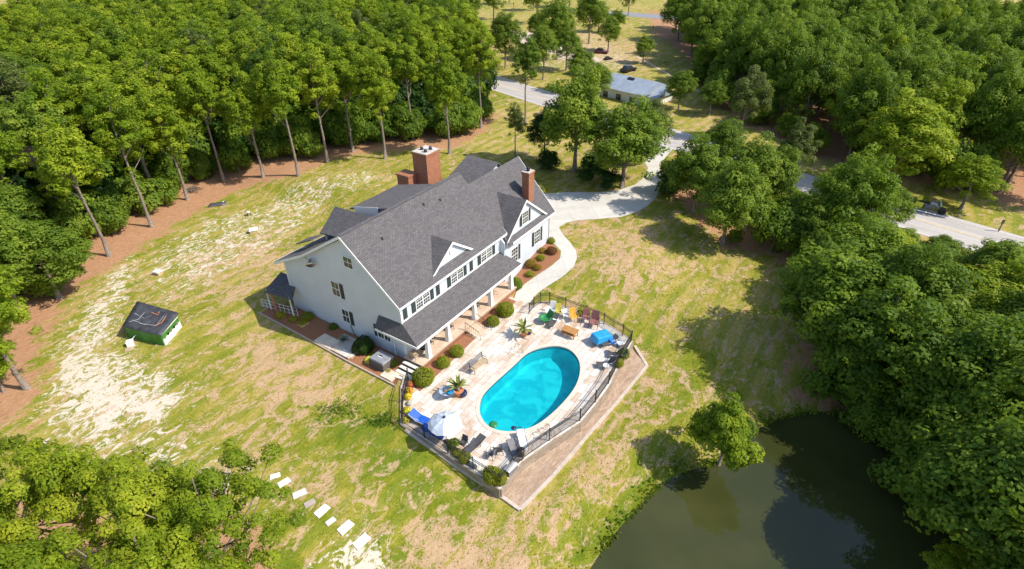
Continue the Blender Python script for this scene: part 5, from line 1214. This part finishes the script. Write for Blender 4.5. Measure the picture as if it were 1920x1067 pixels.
for k in range(3): t = k * 2.1; MB().tube([(.15 * math.cos(t), .15 * math.sin(t), .5), (.28 * math.cos(t), .28 * math.sin(t), 0)], .05, 6).build('leg', M_iron, e)
e = empty('ground_tarp', at(406, 384), R(20), 'dark tarp lying flat on the sand near the wood edge', 'tarp'); m = MB(); rr = np.random.RandomState(8); gp = [[(-1.1 + 2.2 * i / 5 + .3 * j / 3, -.6 + 1.2 * j / 3, .05 + .10 * rr.rand()) for j in range(4)] for i in range(6)]
for i in range(5):
    for j in range(3): m.poly([gp[i][j], gp[i + 1][j], gp[i + 1][j + 1], gp[i][j + 1]], True)
o = m.build('sheet', pm('slate_tarp', (.09, .085, .11), .5), e, weld=True); so = o.modifiers.new('s', 'SOLIDIFY'); so.thickness = .03
MB().tube([(.3, -.9, .1), (1.0, .7, .16)], .035, 6).build('pole', M_metal, e)
e = empty('brush_pile', at(362, 358), .4, 'dark heap of cut branches at the foot of a tree at the wood edge', 'brush pile'); m = MB(); rr = np.random.RandomState(2)
for k in range(26): a = rr.rand() * 6.3; c = rr.randn(2) * .35; z = .15 + .5 * rr.rand(); d = np.array([math.cos(a), math.sin(a), .15 * rr.randn()]) * (.6 + .5 * rr.rand()); c3 = np.array([c[0], c[1], z]); m.tube([c3 - d, c3 + d], .04, 5)
m.build('branches', M_bark, e)
# stepping slabs on the lower lawn
for k, (px, py, s, az_, c, t) in enumerate(((533, 905, .7, 40, 0, 'irregular white stepping slab nearest the lower left trees'), (562, 926, .78, 30, 1, 'grey white stepping slab, second from the lower left trees'), (581, 944, .62, 35, 2, 'brownish worn stepping slab next to the grey white one'),
        (604, 958, .82, 52, 0, 'clean white square stepping slab in the middle of the row'), (620, 978, .55, 45, 1, 'small cream stepping slab in the grass between two white ones'), (648, 989, .85, 50, 0, 'large white square stepping slab closest to the sand patch'), (678, 1015, .9, 48, 0, 'white slab half buried in the white sand at the bottom'), (516, 893, .6, 20, 0, 'white slab piece at the top end of the stepping row'))):
    p = at(px, py); o = MB().hexa([(-s, -s * .62, -.06), (s, -s * .55, -.06), (s * .92, s * .6, -.06), (-s * .95, s * .56, -.06), (-s, -s * .62, .05), (s, -s * .55, .05), (s * .92, s * .6, .05), (-s * .95, s * .56, .05)]).build('stepping_slab', pm('slab_%d' % c, [(.80, .78, .73), (.62, .58, .54), (.42, .34, .30)][c], .85), None, .01)
    o.location = (p[0], p[1], p[2] + .02); o.scale = (.62, .62, 1); o.rotation_euler[2] = R(az_); tag(o, t, 'stepping slab', 'stepping slabs in the lower lawn')
def weeds(px, py, r, label, n_=300):
    rs = np.random.RandomState(int(px)); C = rs.randn(n_, 3) * np.array([r, r * .6, .12]); C[:, 2] = np.abs(C[:, 2]) + .05; me_ = quads_mesh('weed_patch', C, rs.randn(n_, 3) * .5 + [0, 0, 1], .2 * (.6 + .8 * rs.rand(n_)), np.clip(.3 + .2 * rs.randn(n_), 0, 1), M_leafM, rs)
    o = bpy.data.objects.new('weed_patch', me_); col.objects.link(o); o.location = at(px, py); tag(o, label, 'weeds', kind='stuff')
weeds(640, 770, 1.0, 'dark green weed patch in the lawn below the gable'); weeds(716, 790, .6, 'smaller weed patch near the left fence')
# tufts of taller grass near terrace and pond
def grass_tufts():
    rs = np.random.RandomState(11); C = []; 
    pts = rs.uniform([-46, 20], [32, 90], (60000, 2)); s1 = sdist(SHORE, pts[:, 0], pts[:, 1]); ok = (s1 > .1)
    pw_ = sdist(np.array(patio_w), pts[:, 0], pts[:, 1]); ok &= pw_ > .5; ok &= sdist(HOUSEP, pts[:, 0], pts[:, 1]) > 1.0
    ok &= sdist(np.array(drv), pts[:, 0], pts[:, 1]) > .15; ok &= sdist(np.array(led + outer), pts[:, 0], pts[:, 1]) > .3; ok &= sdist(np.array(gb), pts[:, 0], pts[:, 1]) > .3; ok &= sdist(np.array(wing_bed), pts[:, 0], pts[:, 1]) > .2
    for p in STRAW: ok &= sdist(p, pts[:, 0], pts[:, 1]) > 0
    for p, w_ in SAND: ok &= (sdist(p, pts[:, 0], pts[:, 1]) > -.5) | (rs.rand(len(pts)) < .25)
    pts = pts[ok]; z = T(pts[:, 0], pts[:, 1]); n_ = len(pts); C = np.stack([pts[:, 0], pts[:, 1], z + .03], 1)
    C = np.repeat(C, 2, 0) + rs.randn(n_ * 2, 3) * [.12, .12, .01]; n_ *= 2
    N_ = rs.randn(n_, 3) * [1, 1, .5]; me_ = quads_mesh('grass_tufts', C, N_, .07 + .08 * rs.rand(n_), np.clip(.6 + .25 * rs.randn(n_), 0, 1), M_tuft, rs)
    o = bpy.data.objects.new('grass_tufts', me_); col.objects.link(o); tag(o, kind='stuff')
M_tuft = leafmat('grass_blade', (.18, .24, .012), (.33, .32, .035), (.52, .42, .11), .4)
grass_tufts()
def bank_grass():
    rs = np.random.RandomState(21); pts = rs.uniform([2, 15], [34, 38], (60000, 2)); s1 = sdist(SHORE, pts[:, 0], pts[:, 1]); k = (s1 > .1) & (s1 < .55 + 1.2 * rs.rand(len(pts)) ** 2) & (np.sin(pts[:, 0] * 2.1) + np.cos(pts[:, 1] * 2.7) + rs.randn(len(pts)) * .7 > 0); pts = pts[k]
    n_ = len(pts); C = np.stack([pts[:, 0], pts[:, 1], T(pts[:, 0], pts[:, 1]) + .12], 1); N_ = rs.randn(n_, 3) * [1, 1, .25]
    o = bpy.data.objects.new('bank_grass', quads_mesh('bank_grass', C, N_, .16 + .2 * rs.rand(n_), np.clip(.4 + .25 * rs.randn(n_), 0, 1), M_leafM, rs)); col.objects.link(o); tag(o, kind='stuff')
bank_grass()
# ================================================================ beyond the road
FHp = [unz(1118, 150, 4.5), unz(1172, 122, 4.5), unz(1262, 150, 4.5), unz(1240, 165, 4.5), unz(1150, 195, 4.5)]
fc = np.array([25.5, 123.0]); e = empty('neighbour_house', (*fc, .35), R(-46), 'low house with blue grey roof across the road, half hidden by trees', 'house')
M_fr = pm('blue_grey_roof', (.30, .35, .42), .5, var=.12, scale=.7)
MB().box(-5.5, -4.2, -.5, 5.5, 4.2, 3.0).build('wall', M_hw, e); MB().prism([(-6.1, -4.9, 3.0), (-6.1, 0, 4.8), (-6.1, 4.9, 3.0)], (12.2, 0, 0)).build('roof', M_fr, e)
MB().box(5.5, -3.0, -.5, 7.6, 3.0, 2.5).build('porch', M_hw, e); MB().prism([(5.6, -3.5, 2.6), (5.6, 0, 3.8), (5.6, 3.5, 2.6)], (2.6, 0, 0)).build('porch_roof', M_fr, e)
for x in (-4.5, -1.2, 2.2): w_ = MB().box(x, -4.26, .9, x + 1.4, -4.19, 2.2).build('window', M_white, e); MB().box(x + .08, -4.3, .98, x + 1.32, -4.265, 2.12).build('pane', M_glass, w_)
MB().box(6.4, -3.06, .0, 7.3, -3.0, 2.0).build('door', M_bark, e); MB().prism([(-1.0, -2.0, 3.8), (-1.0, -.6, 4.8), (-1.0, -.6, 3.8)], (1.6, 0, 0)).build('roof_hatch', M_iron, e)
def vehicle(px, py, rz, mat, label, s=1.0, z=None):
    e = empty('parked_car', at(px, py), R(rz), label, 'car'); e.scale = (s,) * 3
    MB().hexa([(-2.2, -.88, .3), (2.2, -.88, .3), (2.2, .88, .3), (-2.2, .88, .3), (-2.15, -.85, .85), (2.1, -.85, .75), (2.1, .85, .75), (-2.15, .85, .85)]).build('body', mat, e, .1)
    MB().hexa([(-1.6, -.8, .8), (1.0, -.8, .8), (1.0, .8, .8), (-1.6, .8, .8), (-1.2, -.66, 1.42), (.35, -.66, 1.42), (.35, .66, 1.42), (-1.2, .66, 1.42)]).build('windows', M_glass, e, .05)
    MB().box(-1.15, -.64, 1.42, .3, .64, 1.46).build('roof', mat, e, .02)
    for x in (-1.35, 1.35):
        for y in (-.86, .86): MB().tube([(x, y - .1, .33), (x, y + .1, .33)], .33, 16, smooth=False).build('wheel', M_iron, e)
    return e
vehicle(1178, 134, 40, pm('black_car_paint', (.015, .015, .018), .2), 'black car parked behind the blue roofed house'); vehicle(1127, 100, -20, pm('maroon_car_paint', (.16, .03, .04), .3), 'dark red car on the sandy yard beyond the road', .9)
vehicle(1140, 112, 30, pm('black_car_paint', (.015, .015, .018), .2), 'small black vehicle on the grass left of the blue roofed house', .55)
vehicle(1075, 24, 5, pm('steel_car_paint', (.22, .26, .32), .3), 'steel blue car on the far grey road at the top')
e = empty('open_shed', at(1090, 138), R(50), 'small metal roofed shelter beyond the road, left of the blue roofed house', 'shed')
MB().prism([(-2.4, -1.8, 2.2), (-2.4, 0, 3.0), (-2.4, 1.8, 2.2)], (4.8, 0, 0)).build('roof', pm('tin_roof', (.45, .45, .46), .4, .5), e); MB().box(-2.2, -1.6, -.3, 2.2, 1.6, 2.2).build('wall', M_hw, e)
for px, py, h, t in ((1221, 84, 5, 'thin dark post on the far lawn right of the clear trunked tree'), (963, 28, 4, 'thin post on the far lawn near the top'), (993, 62, 2, 'short dark post in the grass by the parking place'), (1872, 434, 1.6, 'slim marker post at the road verge near the right edge')):
    e = empty('post', at(px, py), 0, t, 'post'); MB().tube([(0, 0, -.2), (0, 0, h)], .09, 6).build('shaft', M_bark, e); MB().box(-.16, -.05, h - .5, .16, .05, h).build('cap', M_iron, e)
e = empty('dead_tree', at(795, 45), 0, 'bare grey dead trunk rising above the left wood near the top', 'tree'); MB().tube([(0, 0, 0), (.3, .1, 8), (.1, .2, 17.5)], [.35, .28, .06], 7).build('trunk', pm('grey_deadwood', (.40, .36, .33), .9), e); MB().tube([(.25, .1, 11), (1.6, .3, 13.5)], [.12, .03], 5).build('limb', pm('grey_deadwood', (.40, .36, .33), .9), e)
# loaded touring motorcycle
e = empty('motorcycle', at(1738, 396), R(-41), 'grey motorcycle with yellow panniers and a long side frame parked on the road edge', 'motorcycle')
for x in (-1.05, 1.15): MB().tube([(x, -.09, .36), (x, .09, .36)], .36, 18, smooth=False).build('wheel', M_iron, e)
MB().tube([(-1.05, 0, .36), (-.3, 0, .75), (.6, 0, .8), (1.15, 0, .36)], .07, 8).build('frame', M_metal, e); MB().hexa([(-.35, -.2, .35), (.45, -.2, .35), (.45, .2, .35), (-.35, .2, .35), (-.3, -.17, .75), (.5, -.17, .75), (.5, .17, .75), (-.3, .17, .75)]).build('engine', M_grey, e, .03)
MB().hexa([(-.9, -.17, .82), (0, -.2, .78), (0, .2, .78), (-.9, .17, .82), (-.9, -.14, .98), (0, -.16, .9), (0, .16, .9), (-.9, .14, .98)]).build('seat', M_iron, e, .04)
MB().hexa([(.0, -.2, .8), (.65, -.16, .82), (.65, .16, .82), (0, .2, .8), (.05, -.17, 1.08), (.6, -.12, 1.05), (.6, .12, 1.05), (.05, .17, 1.08)]).build('tank', pm('blue_grey_paint', (.30, .36, .42), .3), e, .05)
MB().tube([(.75, -.42, 1.2), (.85, 0, 1.1), (.75, .42, 1.2)], .025, 6).build('handlebar', M_iron, e); MB().hexa([(.85, -.22, .8), (1.0, -.22, .8), (1.0, .22, .8), (.85, .22, .8), (.7, -.2, 1.45), (.74, -.2, 1.45), (.74, .2, 1.45), (.7, .2, 1.45)]).build('windscreen', pm('smoked_screen', (.25, .30, .33), .15), e, .02)
for y in (-.36, .36): MB().box(-1.15, y - .13, .45, -.5, y + .13, .85).build('pannier', pm('hi_vis_yellow', (.68, .72, .05), .5), e, .03)
MB().box(-1.15, -.2, 1.0, -.75, .2, 1.3).build('top_case', pm('hi_vis_yellow', (.68, .72, .05), .5), e, .04); MB().tube([(-1.5, -.75, .15), (1.4, -.75, .15), (1.6, -.5, .15)], .06, 6).build('side_frame', M_metal, e); e.scale = (1.35, 1.35, 1.35)
